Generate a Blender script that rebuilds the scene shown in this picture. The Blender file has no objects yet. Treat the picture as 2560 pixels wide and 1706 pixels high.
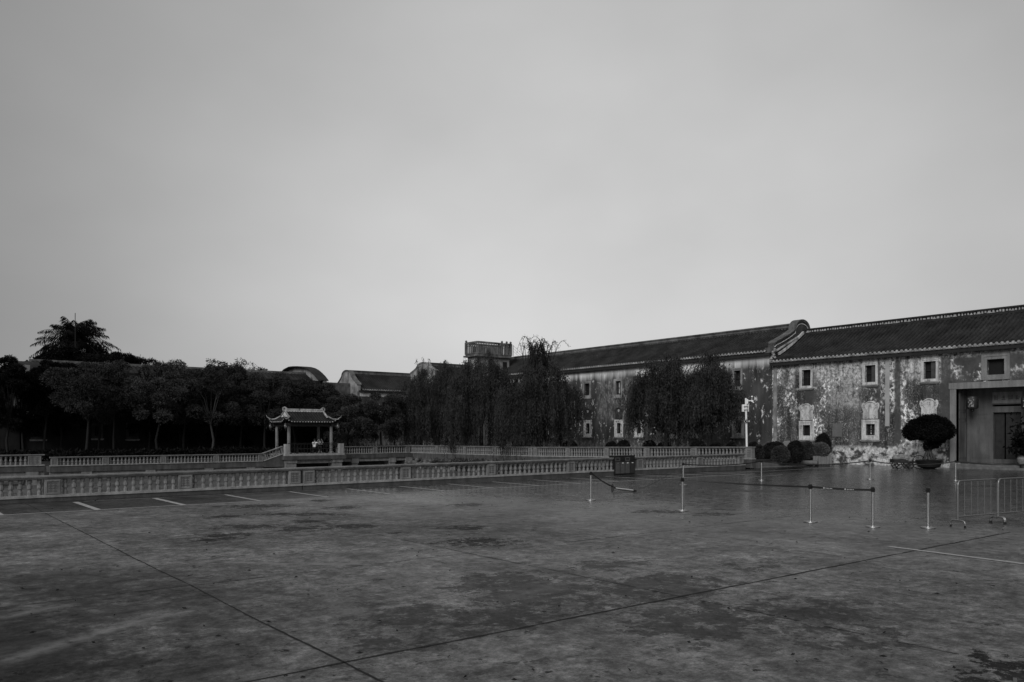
import bpy, math, random
import numpy as np
from mathutils import Vector, Matrix
S = bpy.context.scene
COL = S.collection
R = math.radians
PI = math.pi
# ------------------------------------------------------------------ camera, sky, light
YAW = R(38.3); CH = 2.2; F = 1991.0; HX, HY = 1280.0, 1081.0
SY, CY = math.sin(YAW), math.cos(YAW)
cam = bpy.data.cameras.new('camera'); camo = bpy.data.objects.new('camera', cam); COL.objects.link(camo)
cam.sensor_width = 36; cam.lens = 28.0; cam.shift_y = (1081 - 853) / 2560; cam.clip_end = 3000; cam.clip_start = .1
camo.location = (0, 0, CH); camo.rotation_euler = (R(90), 0, -YAW)
S.camera = camo
S.view_settings.view_transform = 'Standard'; S.view_settings.look = 'None'; S.view_settings.gamma = 1
S.view_settings.exposure = 0.4
SUN_EL, SUN_AZ = R(30), R(206)      # azimuth measured counter-clockwise from +X: low soft light from the left behind the camera
w = bpy.data.worlds.new('World'); S.world = w; w.use_nodes = True
nt = w.node_tree; nt.nodes.clear()
def wn(t, **k):
    n = nt.nodes.new(t)
    for a, b in k.items(): setattr(n, a, b)
    return n
out = wn('ShaderNodeOutputWorld'); bg = wn('ShaderNodeBackground'); nt.links.new(bg.outputs[0], out.inputs[0])
sky = wn('ShaderNodeTexSky', sky_type='NISHITA', sun_disc=False)
sky.sun_elevation = SUN_EL; sky.sun_rotation = R(90) - SUN_AZ
bw = wn('ShaderNodeRGBToBW'); nt.links.new(sky.outputs[0], bw.inputs[0])
def wm(op, a, b=None, c=None, clamp=False):
    n = wn('ShaderNodeMath', operation=op, use_clamp=clamp)
    for i, v in enumerate((a, b, c)):
        if v is None: continue
        if isinstance(v, (int, float)): n.inputs[i].default_value = v
        else: nt.links.new(v, n.inputs[i])
    return n.outputs[0]
tc = wn('ShaderNodeTexCoord'); nrm = wn('ShaderNodeVectorMath', operation='NORMALIZE')
nt.links.new(tc.outputs['Generated'], nrm.inputs[0])
sep = wn('ShaderNodeSeparateXYZ'); nt.links.new(nrm.outputs[0], sep.inputs[0])
def wdot(v):
    n = wn('ShaderNodeVectorMath', operation='DOT_PRODUCT'); nt.links.new(nrm.outputs[0], n.inputs[0]); n.inputs[1].default_value = v
    return n.outputs['Value']
# overcast: the cloud is thinnest (brightest) low over the far side of the square
baz = R(45); bel = R(9)
bright = wdot((math.cos(bel) * math.cos(baz), math.cos(bel) * math.sin(baz), math.sin(bel)))
ang = wm('MULTIPLY', wm('ARCCOSINE', bright), 1.0)
fall = wm('POWER', 2.718, wm('MULTIPLY', wm('POWER', ang, 2.0), -2.2))
base = wm('ADD', wm('MULTIPLY', fall, 0.42), 0.085)
noi = wn('ShaderNodeTexNoise'); noi.inputs['Scale'].default_value = 2.1; noi.inputs['Detail'].default_value = 5; noi.inputs['Roughness'].default_value = .45
mp = wn('ShaderNodeMapping'); mp.inputs['Scale'].default_value = (1, 1, 1.7); nt.links.new(nrm.outputs[0], mp.inputs[0]); nt.links.new(mp.outputs[0], noi.inputs['Vector'])
cl = wm('ADD', wm('MULTIPLY', noi.outputs[0], 0.62), 0.69)
back = wm('MULTIPLY', wm('MAXIMUM', wdot((-.45, -.45, .77)), 0.0), 0.32)  # added bright lobe, out of view behind the camera, to brighten metal and walls
over = wm('ADD', wm('MULTIPLY', base, cl), back)
nish = wm('MULTIPLY', wm('MINIMUM', bw.outputs[0], 8.0), 0.10)
tot = wm('ADD', wm('MULTIPLY', over, 0.95), wm('MULTIPLY', nish, 0.05))
nt.links.new(wm('MULTIPLY', tot, 10.0), bg.inputs['Color']); bg.inputs['Strength'].default_value = 0.1
sl = bpy.data.lights.new('sun', 'SUN'); sl.energy = 1.25; sl.angle = R(30); sl.color = (1, 1, 1)
so = bpy.data.objects.new('sun', sl); COL.objects.link(so)
sd = Vector((math.cos(SUN_EL) * math.cos(SUN_AZ), math.cos(SUN_EL) * math.sin(SUN_AZ), math.sin(SUN_EL)))
so.rotation_euler = (-sd).to_track_quat('-Z', 'Y').to_euler(); so.location = (0, 0, 60)
# ------------------------------------------------------------------ where things stand (surveyed from the photograph)
def ray(px, py):
    q = (px - HX) / F
    return SY + CY * q, CY - SY * q, (HY - py) / F       # world X, Y, Z per metre of depth
def onX(px, py, X):
    a, b, c = ray(px, py); d = X / a
    return d * b, CH + d * c
def onY(px, py, Y):
    a, b, c = ray(px, py); d = Y / b
    return d * a, CH + d * c
def gnd(px, py, z=0.0):
    a, b, c = ray(px, py); d = (z - CH) / c
    return d * a, d * b
# ------------------------------------------------------------------ materials
def mat(name, base=.2, rough=.8, var=0.25, scale=3.0, metal=0.0, bump=0.0, spec=.3, detail=6, stretch=(1, 1, 1), fn=None, coat=0.0):
    m = bpy.data.materials.new(name); m.use_nodes = True
    t = m.node_tree; b = t.nodes['Principled BSDF']
    b.inputs['Roughness'].default_value = rough; b.inputs['Metallic'].default_value = metal
    b.inputs['Specular IOR Level'].default_value = spec
    g = G(t, b)
    if fn: fn(g); return m
    n = g.noise(scale, detail, .6, stretch)
    lo, hi = base * (1 - var), base * (1 + var)
    g.col(g.mr(n, .3, .7, lo, hi))
    if bump: g.bump(n, bump)
    return m
class G:
    def __init__(s, t, b): s.t = t; s.b = b; s._o = None
    def node(s, ty, **k):
        n = s.t.nodes.new(ty)
        for a, v in k.items(): setattr(n, a, v)
        return n
    def link(s, a, b): s.t.links.new(a, b)
    def obj(s):
        if s._o is None: s._o = s.node('ShaderNodeTexCoord').outputs['Object']
        return s._o
    def xyz(s):
        n = s.node('ShaderNodeSeparateXYZ'); s.link(s.obj(), n.inputs[0]); return n.outputs[0], n.outputs[1], n.outputs[2]
    def m(s, op, a, b=None, c=None, clamp=False):
        n = s.node('ShaderNodeMath', operation=op, use_clamp=clamp)
        for i, v in enumerate((a, b, c)):
            if v is None: continue
            if isinstance(v, (int, float)): n.inputs[i].default_value = v
            else: s.link(v, n.inputs[i])
        return n.outputs[0]
    def mr(s, v, a, b, c=0.0, d=1.0, smooth=False):
        n = s.node('ShaderNodeMapRange'); n.interpolation_type = 'SMOOTHSTEP' if smooth else 'LINEAR'
        s.link(v, n.inputs[0])
        for i, x in enumerate((a, b, c, d)): n.inputs[i + 1].default_value = x
        return n.outputs[0]
    def noise(s, scale, detail=5, rough=.55, stretch=(1, 1, 1), off=(0, 0, 0), dist=0.0):
        mp = s.node('ShaderNodeMapping'); mp.inputs['Scale'].default_value = stretch; mp.inputs['Location'].default_value = off
        s.link(s.obj(), mp.inputs[0])
        n = s.node('ShaderNodeTexNoise'); n.inputs['Scale'].default_value = scale; n.inputs['Detail'].default_value = detail
        n.inputs['Roughness'].default_value = rough; n.inputs['Distortion'].default_value = dist
        s.link(mp.outputs[0], n.inputs['Vector']); return n.outputs[0]
    def mix(s, f, a, b):
        n = s.node('ShaderNodeMix', data_type='FLOAT')
        for i, v in ((0, f), (2, a), (3, b)):
            if isinstance(v, (int, float)): n.inputs[i].default_value = v
            else: s.link(v, n.inputs[i])
        return n.outputs[0]
    def box(s, u, v, u0, u1, v0, v1, e=.1):
        a = s.m('MULTIPLY', s.mr(u, u0 - e, u0 + e), s.mr(u, u1 + e, u1 - e))
        b = s.m('MULTIPLY', s.mr(v, v0 - e, v0 + e), s.mr(v, v1 + e, v1 - e))
        return s.m('MULTIPLY', a, b)
    def blob(s, u, v, cu, cv, ru, rv):
        a = s.m('POWER', s.m('DIVIDE', s.m('ABSOLUTE', s.m('SUBTRACT', u, cu)), ru), 2.0)
        b = s.m('POWER', s.m('DIVIDE', s.m('ABSOLUTE', s.m('SUBTRACT', v, cv)), rv), 2.0)
        return s.m('SUBTRACT', 1.0, s.m('ADD', a, b), clamp=True)
    def col(s, v):
        n = s.node('ShaderNodeCombineColor')
        for i in range(3): s.link(v, n.inputs[i])
        s.link(n.outputs[0], s.b.inputs['Base Color'])
    def rough(s, v): s.link(v, s.b.inputs['Roughness'])
    def bump(s, v, st, dist=.02):
        n = s.node('ShaderNodeBump'); n.inputs['Strength'].default_value = st; n.inputs['Distance'].default_value = dist
        s.link(v, n.inputs['Height']); s.link(n.outputs[0], s.b.inputs['Normal'])

def f_plaza(g):
    x, y, z = g.xyz()
    big = g.noise(.09, 4, .55)
    mid = g.noise(.55, 7, .62, off=(7, 3, 0))
    fine = g.noise(5.5, 6, .7)
    grit = g.noise(60, 3, .7)
    c = g.mr(mid, .34, .66, .072, .150)
    c = g.m('MULTIPLY', c, g.mr(big, .35, .65, .72, 1.22)); c = g.m('MULTIPLY', c, g.mr(g.noise(1.4, 8, .72, off=(8, 8, 1), stretch=(1.25, .8, 1)), .36, .62, .68, 1.2))
    c = g.m('MULTIPLY', c, g.mr(fine, .36, .64, .58, 1.40)); st_ = g.noise(3.0, 12, .82, off=(6, 2, 5)); c = g.m('MULTIPLY', c, g.mr(st_, .38, .62, .55, 1.5)); c = g.m('MULTIPLY', c, g.mr(g.noise(16, 6, .85, off=(2, 2, 7)), .38, .62, .60, 1.42))
    c = g.m('MULTIPLY', c, g.mr(grit, .3, .7, .78, 1.22))
    # damp darker bay strip by the balustrade; left corner: ragged stain and painted vignette
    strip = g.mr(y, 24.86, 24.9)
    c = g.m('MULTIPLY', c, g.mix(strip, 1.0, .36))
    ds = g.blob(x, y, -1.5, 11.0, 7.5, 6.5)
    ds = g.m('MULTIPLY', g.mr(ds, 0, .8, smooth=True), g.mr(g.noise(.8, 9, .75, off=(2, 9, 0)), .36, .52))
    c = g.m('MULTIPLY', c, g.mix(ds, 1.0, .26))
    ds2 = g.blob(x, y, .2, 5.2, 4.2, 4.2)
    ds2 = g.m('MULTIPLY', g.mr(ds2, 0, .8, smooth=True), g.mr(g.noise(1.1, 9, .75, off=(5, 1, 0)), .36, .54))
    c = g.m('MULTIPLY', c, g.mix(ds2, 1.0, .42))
    # damp patches with ragged outline
    rag = g.noise(2.3, 10, .74, off=(1, 4, 0), dist=.3)
    tot = None
    for (cx, cy, rx, ry, s) in [(7.2, 8.6, 1.5, 1.9, 1), (8.8, 7.6, 1.6, 1.2, 1), (7.6, 5.9, 1.6, 1.3, .9), (5.8, 7.6, 1.3, 1.0, .9), (9.0, 5.4, 1.4, .9, .8),
                                (5.0, 8.3, 1.0, 1.2, .8), (4.3, 7.3, .9, .7, .6), (9.5, 9.4, 1.2, .8, .8), (11.2, 7.9, 1.2, .6, .6), (8.2, 4.5, 1.2, .9, .6), (3.2, 6.3, .5, .6, .5), (4.6, 6.0, .6, .4, .5)]:
        b = g.m('MULTIPLY', g.blob(x, y, cx, cy, rx, ry), s)
        tot = b if tot is None else g.m('MAXIMUM', tot, b)
    rag = g.m('ADD', g.m('MULTIPLY', rag, .68), g.m('MULTIPLY', g.noise(11, 6, .75, off=(3, 3, 1)), .32)); rag = g.m('ADD', g.m('MULTIPLY', rag, 1.6), -.30)
    damp = g.mr(g.m('ADD', g.m('MULTIPLY', tot, .26), rag), .640, .660)
    c = g.m('MULTIPLY', c, g.mix(damp, 1.0, .38))
    # dark broken patches further out
    tot = None
    rag2 = g.noise(3.2, 10, .76, off=(3, 8, 0), stretch=(1, 1, 1), dist=.3)
    for (px, py, a, b_) in [(640, 1266, 2.6, .40), (560, 1292, 1.0, .3), (860, 1270, 1.2, .3), (760, 1286, 3.2, .22), (800, 1252, 1.0, .25), (620, 1318, 1.9, .34), (560, 1340, 1.3, .35), (760, 1322, 1.6, .35), (880, 1316, 1.5, .3),
                            (770, 1304, 1.0, .25), (520, 1350, .7, .2), (1165, 1263, 1.3, .32), (1155, 1320, 1.2, .30), (1645, 1280, 1.6, .32), (1780, 1286, 1.6, .32), (1805, 1274, 1.0, .2),
                            (985, 1333, .4, .1), (1870, 1228, 3.0, .4), (2480, 1216, 2.5, .5), (1200, 1355, 1.8, .4), (2590, 1700, .9, .5), (2450, 1700, .5, .2)]:
        cx, cy = gnd(px, py)
        # long axis across the view
        u = g.m('ADD', g.m('MULTIPLY', g.m('SUBTRACT', x, cx), CY), g.m('MULTIPLY', g.m('SUBTRACT', y, cy), -SY))
        v = g.m('ADD', g.m('MULTIPLY', g.m('SUBTRACT', x, cx), SY), g.m('MULTIPLY', g.m('SUBTRACT', y, cy), CY))
        b = g.blob(u, v, 0, 0, a * .62, b_ * 2.4)
        tot = b if tot is None else g.m('MAXIMUM', tot, b)
    rag2 = g.m('ADD', g.m('MULTIPLY', rag2, .60), g.m('MULTIPLY', g.noise(12, 6, .8, off=(1, 3, 1), dist=.4), .40)); rag2 = g.m('ADD', g.m('MULTIPLY', rag2, 1.9), -.45)
    wet = g.mr(g.m('ADD', g.m('MULTIPLY', tot, .23), rag2), .645, .672)
    c = g.m('MULTIPLY', c, g.mix(wet, 1.0, .08))
    # pale drag marks, rubbed old paint
    for (ax, ay, bx, by, wd, s) in [(0, 1655, 430, 1530, .22, .5), (0, 1545, 180, 1510, .20, .5), (560, 1404, 720, 1412, .12, .5), (760, 1411, 900, 1408, .16, .55), (560, 1406, 940, 1412, .07, .6), (600, 1455, 700, 1440, .12, .5), (1025, 1448, 1165, 1458, .07, .6), (1280, 1310, 1330, 1311, .1, .4), (700, 1560, 1010, 1510, .16, .3), (820, 1500, 900, 1545, .3, .25), (1250, 1500, 1480, 1440, .4, .2)]:
        (x0, y0), (x1, y1) = gnd(ax, ay), gnd(bx, by); L = math.hypot(x1 - x0, y1 - y0); ux, uy = (x1 - x0) / L, (y1 - y0) / L
        u = g.m('ADD', g.m('MULTIPLY', g.m('SUBTRACT', x, x0), ux), g.m('MULTIPLY', g.m('SUBTRACT', y, y0), uy))
        v = g.m('ADD', g.m('MULTIPLY', g.m('SUBTRACT', x, x0), -uy), g.m('MULTIPLY', g.m('SUBTRACT', y, y0), ux))
        k = g.m('MULTIPLY', g.box(u, v, 0, L, -wd * .5, wd * .5, wd * .5), g.mr(fine, .30, .5))
        c = g.mix(g.m('MULTIPLY', k, min(1, s * 1.3)), c, .17)
    # small specks: dead leaves, tar drops
    sp = g.noise(9, 2, .5, off=(4, 4, 4))
    c = g.m('MULTIPLY', c, g.mix(g.mr(sp, .735, .75), 1.0, .25))
    c = g.mix(g.m('MULTIPLY', g.mr(g.noise(4, 4, .6, off=(9, 1, 2)), .70, .76), .5), c, .22)
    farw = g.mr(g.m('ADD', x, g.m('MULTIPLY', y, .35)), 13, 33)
    c = g.m('MULTIPLY', c, g.mix(farw, 1.0, .48))  # far right darkened in colour to stand in for the dark facade's reflection
    g.col(c)
    rg = g.mix(g.mr(g.noise(.16, 4, .6, off=(3, 3, 3)), .38, .62), .46, .62)
    far = g.mr(g.m('ADD', x, g.m('MULTIPLY', y, .35)), 16, 32)
    wetp = g.mr(g.m('ADD', far, g.m('MULTIPLY', g.noise(.5, 6, .65, off=(2, 6, 3)), .7)), .35, .95)
    g.link(g.mix(wetp, .07, .42), g.b.inputs['Specular IOR Level'])
    rg = g.mix(wetp, rg, .20)
    rg = g.m('ADD', rg, g.mr(g.noise(3, 6, .7, off=(1, 1, 1)), .35, .65, -.07, .09))
    rg = g.mix(wet, rg, .62)
    rg = g.mix(damp, rg, .55)
    g.rough(rg)
    g.bump(g.m('ADD', g.m('MULTIPLY', fine, .6), g.m('MULTIPLY', grit, .35)), .18, .004)
def rectR0(x0, x1, y0, y1):
    a, _ = onX(x0, y0, 52); b_, _ = onX(x1, y0, 52); _, c = onX((x0 + x1) / 2, y1, 52); return (min(a, b_), max(a, b_), c)
WSTAIN = [rectR0(2005, 2027, 925, 965), rectR0(2163, 2189, 913.6, 955.7), rectR0(2309.6, 2340, 904, 947.5)]
M = {}
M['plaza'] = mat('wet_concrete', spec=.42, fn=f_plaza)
def f_wall_peel(g):
    x, y, z = g.xyz()
    st = (1, 1, .55)
    big = g.noise(.55, 4, .55, st, (2, 5, 1))
    mid = g.noise(1.8, 6, .62, (1, 1, .8), (5, 2, 1))
    col_ = g.noise(1.3, 3, .5, (1, 1, .06), (9, 1, 4))            # vertical run marks
    fl = g.noise(4.6, 9, .76, (1, 1, .85), (3, 1, 7), .5)
    c = g.mr(mid, .32, .68, .028, .115)
    c = g.m('MULTIPLY', c, g.mr(col_, .35, .65, .6, 1.35))
    # smoother paler render high on the wall between the windows and below the eaves
    upper = g.mr(z, 5.3, 7.0)
    pale = g.mr(g.m('ADD', g.m('MULTIPLY', big, .9), g.m('MULTIPLY', upper, .24)), .46, .60)
    pale = g.m('MULTIPLY', pale, g.mr(fl, .40, .55))
    c = g.mix(pale, c, g.mr(fl, .38, .62, .22, .72))
    for (y0, y1, z0, z1, s) in [(27.3, 31.0, 5.6, 7.0, .85), (27.6, 30.2, 3.9, 5.8, .55), (22.9, 24.6, 5.6, 6.9, .8), (22.2, 24.8, 1.0, 2.7, .85)]:
        k = g.m('MULTIPLY', g.box(y, z, y0, y1, z0, z1, .25), g.mr(fl, .36, .54)); c = g.mix(g.m('MULTIPLY', k, s), c, g.mr(fl, .38, .62, .24, .62))
    # flaking limewash flecks
    den = g.mr(big, .36, .64, .14, -.035)
    fk = g.mr(g.m('SUBTRACT', fl, den), .525, .555)
    zm = g.m('MULTIPLY', g.mr(z, 7.0, 5.9), g.mr(z, .9, 1.6))
    c = g.mix(g.m('MULTIPLY', g.m('MULTIPLY', fk, zm), g.mr(col_, .34, .52, .55, 1.0)), c, .84)
    f2 = g.mr(g.noise(10, 5, .75, (1, 1, .8), (1, 3, 2), .6), .545, .58)
    c = g.mix(g.m('MULTIPLY', g.m('MULTIPLY', f2, zm), .30), c, .6)
    for h_ in WSTAIN:
        k = g.m('MULTIPLY', g.box(y, z, h_[0] - .5, h_[1] + .4, h_[2] - 1.3, h_[2] - .25, .25), g.mr(g.noise(2.2, 6, .7, (1, 1, .5), (1, 1, 8)), .40, .54)); c = g.mix(g.m('MULTIPLY', k, .85), c, g.mr(mid, .3, .7, .03, .07))
        k = g.m('MULTIPLY', g.box(y, z, h_[0] - .45, h_[1] + .45, h_[2] - .30, h_[2] - .12, .06), g.mr(fl, .44, .52)); c = g.mix(g.m('MULTIPLY', k, .8), c, .7)
    rs = g.noise(2.6, 5, .65, (1, 1, .07), (5, 5, 5)); c = g.m('MULTIPLY', c, g.mr(rs, .38, .60, .62, 1.28))
    # plinth zone: broken white render and brick
    lo = g.mr(z, 1.35, 1.1)
    pl = g.mr(g.noise(1.15, 7, .66, (1, 1, 1.3), (8, 2, 0)), .44, .52)
    c = g.mix(lo, c, g.mix(pl, g.mr(mid, .3, .7, .03, .10), g.mr(fl, .38, .62, .25, .78)))
    # dark clean edges either side of missing pilasters
    for (y0, y1) in [(31.25, 31.85), (26.35, 26.6), (25.0, 25.4), (21.9, 22.5)]:
        k = g.box(y, z, y0, y1, 1.5, 6.9, .06); c = g.mix(g.m('MULTIPLY', k, .9), c, g.mr(mid, .3, .7, .05, .09))
    k = g.box(y, z, 17, 21.9, 5.15, 6.85, .12); k = g.m('MULTIPLY', k, g.mr(g.noise(.8, 5, .6, (1, 1, 1), (4, 4, 4)), .56, .48)); c = g.mix(k, c, g.mr(mid, .3, .7, .045, .10))
    g.col(c); g.rough(g.mr(mid, .3, .7, .75, .95)); g.bump(fl, .6, .02)
def f_wall_smooth(g):
    x, y, z = g.xyz()
    mid = g.noise(1.2, 6, .6, (1, 1, .35)); run = g.noise(1.6, 4, .6, (1, 1, .08), (3, 3, 1)); fl = g.noise(3.2, 8, .75, (1, 1, .6), (1, 9, 2), .3)
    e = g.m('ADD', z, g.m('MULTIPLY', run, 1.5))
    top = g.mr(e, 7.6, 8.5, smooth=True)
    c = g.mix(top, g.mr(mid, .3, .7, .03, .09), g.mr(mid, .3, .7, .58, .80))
    c = g.m('MULTIPLY', c, g.mr(run, .3, .7, .7, 1.25))
    big = g.noise(.30, 3, .5, (1, 1, .6), (6, 1, 3))
    p = g.mr(y, 42, 52)
    fk = g.mr(g.m('ADD', fl, g.m('MULTIPLY', big, .25)), .70, .76)
    near = g.m('MULTIPLY', g.mr(y, 37.5, 35), g.mr(z, 6.6, 5)); fk = g.m('ADD', fk, g.m('MULTIPLY', near, g.mr(fl, .58, .62)), clamp=True)
    c = g.mix(g.m('MULTIPLY', fk, g.mr(z, 7.8, 6.4)), c, .66)
    k = g.m('MULTIPLY', g.box(y, z, 48.5, 53.0, 3.2, 7.9, .3), .55); c = g.mix(g.m('MULTIPLY', k, g.mr(fl, .42, .6)), c, .30)
    c = g.mix(g.m('MULTIPLY', g.mr(z, 1.6, .9), g.mr(fl, .42, .56)), c, .22)
    g.col(c); g.rough(g.mr(mid, .3, .7, .8, .95)); g.bump(fl, .4, .015)
M['peel'] = mat('peeling_limewash', spec=.2, fn=f_wall_peel)
M['smooth'] = mat('stained_render', spec=.2, fn=f_wall_smooth)
def f_stone(lo, hi, sc=2.5):
    def f(g):
        a = g.noise(sc, 6, .6); b = g.noise(22, 4, .7); r = g.noise(4, 4, .6, (1, 1, .12), (2, 2, 2))
        c = g.mr(a, .3, .7, lo, hi); c = g.m('MULTIPLY', c, g.mr(b, .3, .7, .82, 1.15)); c = g.m('MULTIPLY', c, g.mr(r, .35, .65, .72, 1.1))
        g.col(c); g.rough(g.mr(a, .3, .7, .65, .9)); g.bump(b, .35, .004)
    return f
M['granite'] = mat('granite', spec=.3, fn=f_stone(.15, .25))
M['granite_light'] = mat('granite_light', spec=.3, fn=f_stone(.24, .36))
M['granite_dark'] = mat('granite_dark', spec=.25, fn=f_stone(.055, .10))
M['lattice'] = mat('carved_shadowed_stone', .10, .8, .3, 12)  # dark tone paints the shade inside the pierced diamonds
def f_trim(g):
    a = g.noise(2.2, 7, .7, (1, 1, .8)); b = g.noise(9, 5, .7); r = g.noise(5, 5, .65, (1, 1, .15), (2, 2, 2))
    c = g.mr(b, .3, .7, .46, .72); c = g.mix(g.m('MULTIPLY', g.mr(a, .60, .66), .8), c, .18); c = g.m('MULTIPLY', c, g.mr(r, .36, .6, .55, 1.05)); g.col(c); g.rough(g.mr(a, .3, .7, .7, .9)); g.bump(b, .5, .008)
M['trim'] = mat('limewashed_trim', spec=.25, fn=f_trim)
M['trim_old'] = mat('weathered_trim', spec=.2, fn=f_stone(.10, .42, 1.1))
M['portal'] = mat('smooth_portal_stone', spec=.3, fn=f_stone(.18, .27, .9))
M['recess'] = mat('portal_recess_stone', spec=.3, fn=f_stone(.08, .14, .8))
def f_tile(g):
    a = g.noise(.7, 5, .6); b = g.noise(6, 6, .75); c = g.mr(a, .32, .68, .010, .032); c = g.m('MULTIPLY', c, g.mr(b, .35, .65, .5, 1.7))
    c = g.mix(g.mr(g.noise(2.0, 8, .78, off=(4, 4, 4)), .63, .70), c, .10); g.col(c); g.rough(g.mr(b, .3, .7, .6, .9))
M['tile'] = mat('dark_roof_tile', spec=.12, fn=f_tile)
M['steel_base'] = mat('dull_steel', .28, .38, .1, 20, metal=1.0)
M['tile_end'] = mat('glazed_tile_end', .27, .6, .7, 3)
M['fascia'] = mat('dark_fascia', .022, .8, .3, 2)
M['darkwood'] = mat('dark_timber', .025, .6, .3, 4)
M['void'] = mat('dark_interior', .012, .9, .2, 2)
M['glass'] = mat('window_pane', .03, .12, .2, 1, spec=.6)
M['pale_glass'] = mat('painted_reflection_pane', .55, .3, .1, 1)  # pale base colour stands in for a reflection in the panes
M['coping'] = mat('mossy_coping', spec=.2, fn=f_stone(.05, .20, 1.2))
M['steel'] = mat('brushed_steel', .68, .22, .08, 20, metal=1.0)
M['galv'] = mat('galvanised_tube', .27, .38, .15, 20, metal=.9)
M['rubber'] = mat('black_plastic', .012, .45, .2, 8)
M['belt'] = mat('black_webbing', .014, .7, .2, 30)
M['beltmark'] = mat('white_print', .6, .7, .1, 30)
M['white'] = mat('white_enamel', .78, .35, .06, 4)
M['bin_body'] = mat('dark_bin_steel', .014, .4, .3, 6)
M['bin_door'] = mat('grey_bin_panel', .075, .5, .2, 6)
M['paint'] = mat('worn_road_paint', .30, .6, .35, 9)
M['joint'] = mat('open_joint', .010, .9, .4, 12)
M['bark'] = mat('bark', .012, .9, .4, 10, bump=.4)
M['bark_pale'] = mat('pale_bark', .045, .9, .4, 10)
M['soil'] = mat('damp_soil', .025, .95, .5, 3)
M['wood_grey'] = mat('weathered_planks', .16, .85, .4, 6, stretch=(6, 6, .6))
M['skin'] = mat('skin', .30, .6, .08, 6)
M['hair'] = mat('black_hair', .012, .6, .2, 20)
M['shirt'] = mat('white_shirt', .75, .8, .05, 10)
M['cloth_dark'] = mat('dark_cloth', .015, .9, .2, 10)
M['sack'] = mat('grey_sacking', .20, .9, .35, 6)
M['lantern'] = mat('lantern_cloth', .022, .4, .4, 7)
def f_band(g):
    n = g.noise(9, 5, .7); g.col(g.mix(g.mr(n, .50, .58), .03, .32)); g.b.inputs['Roughness'].default_value = .5
M['lantern_band'] = mat('pale_lantern_band', fn=f_band)
M['kerb'] = mat('kerb_stone', spec=.3, fn=f_stone(.10, .17))
M['bank'] = mat('earth_bank', .05, .95, .5, 1.2, bump=.5)
def f_rock(g):
    v = g.node('ShaderNodeTexVoronoi'); v.inputs['Scale'].default_value = 1.7
    mp = g.node('ShaderNodeMapping'); mp.inputs['Scale'].default_value = (1, 1, .7); g.link(g.obj(), mp.inputs[0]); g.link(mp.outputs[0], v.inputs['Vector'])
    n = g.noise(5, 6, .7)
    c = g.mr(v.outputs['Distance'], .0, .75, .20, .03); c = g.m('MULTIPLY', c, g.mr(n, .3, .7, .6, 1.3)); g.col(c); g.rough(g.mr(n, 0, 1, .7, .95)); g.bump(g.m('ADD', v.outputs['Distance'], n), .9, .06)
M['rock'] = mat('rubble_stone', fn=f_rock)
def f_water(g):
    n = g.noise(1.4, 5, .6, (1, 1, 1)); d = g.noise(1.5, 9, .74, (1, 1, 1), (4, 2, 1), .3)
    scum = g.mr(d, .44, .54)
    g.col(g.mix(scum, .03, .085)); g.rough(g.mix(scum, .28, .6)); g.bump(n, .15, .02)
M['water'] = mat('pond_water', spec=.5, fn=f_water)
def f_leaf(lo, hi):
    def f(g):
        a = g.noise(.9, 3, .5); b = g.noise(14, 2, .5)
        c = g.mr(g.m('ADD', g.m('MULTIPLY', a, .5), g.m('MULTIPLY', b, .5)), .36, .64, lo, hi); g.col(c); g.b.inputs['Roughness'].default_value = .55
    return f
M['leaf'] = mat('dark_foliage', spec=.10, fn=f_leaf(.007, .050))
M['leaf_mid'] = mat('mid_foliage', spec=.10, fn=f_leaf(.014, .080))
M['trim_dark'] = mat('mouldy_trim', spec=.15, fn=f_stone(.02, .085, 1.3))
M['willow'] = mat('willow_foliage', spec=.10, fn=f_leaf(.010, .055))
M['leaf_black'] = mat('deep_foliage', spec=.04, fn=f_leaf(.003, .013))
M['bush'] = mat('clipped_foliage', spec=.4, fn=f_leaf(.03, .13))
M['bush_dark'] = mat('clipped_dark_foliage', spec=.10, fn=f_leaf(.008, .022))
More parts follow.
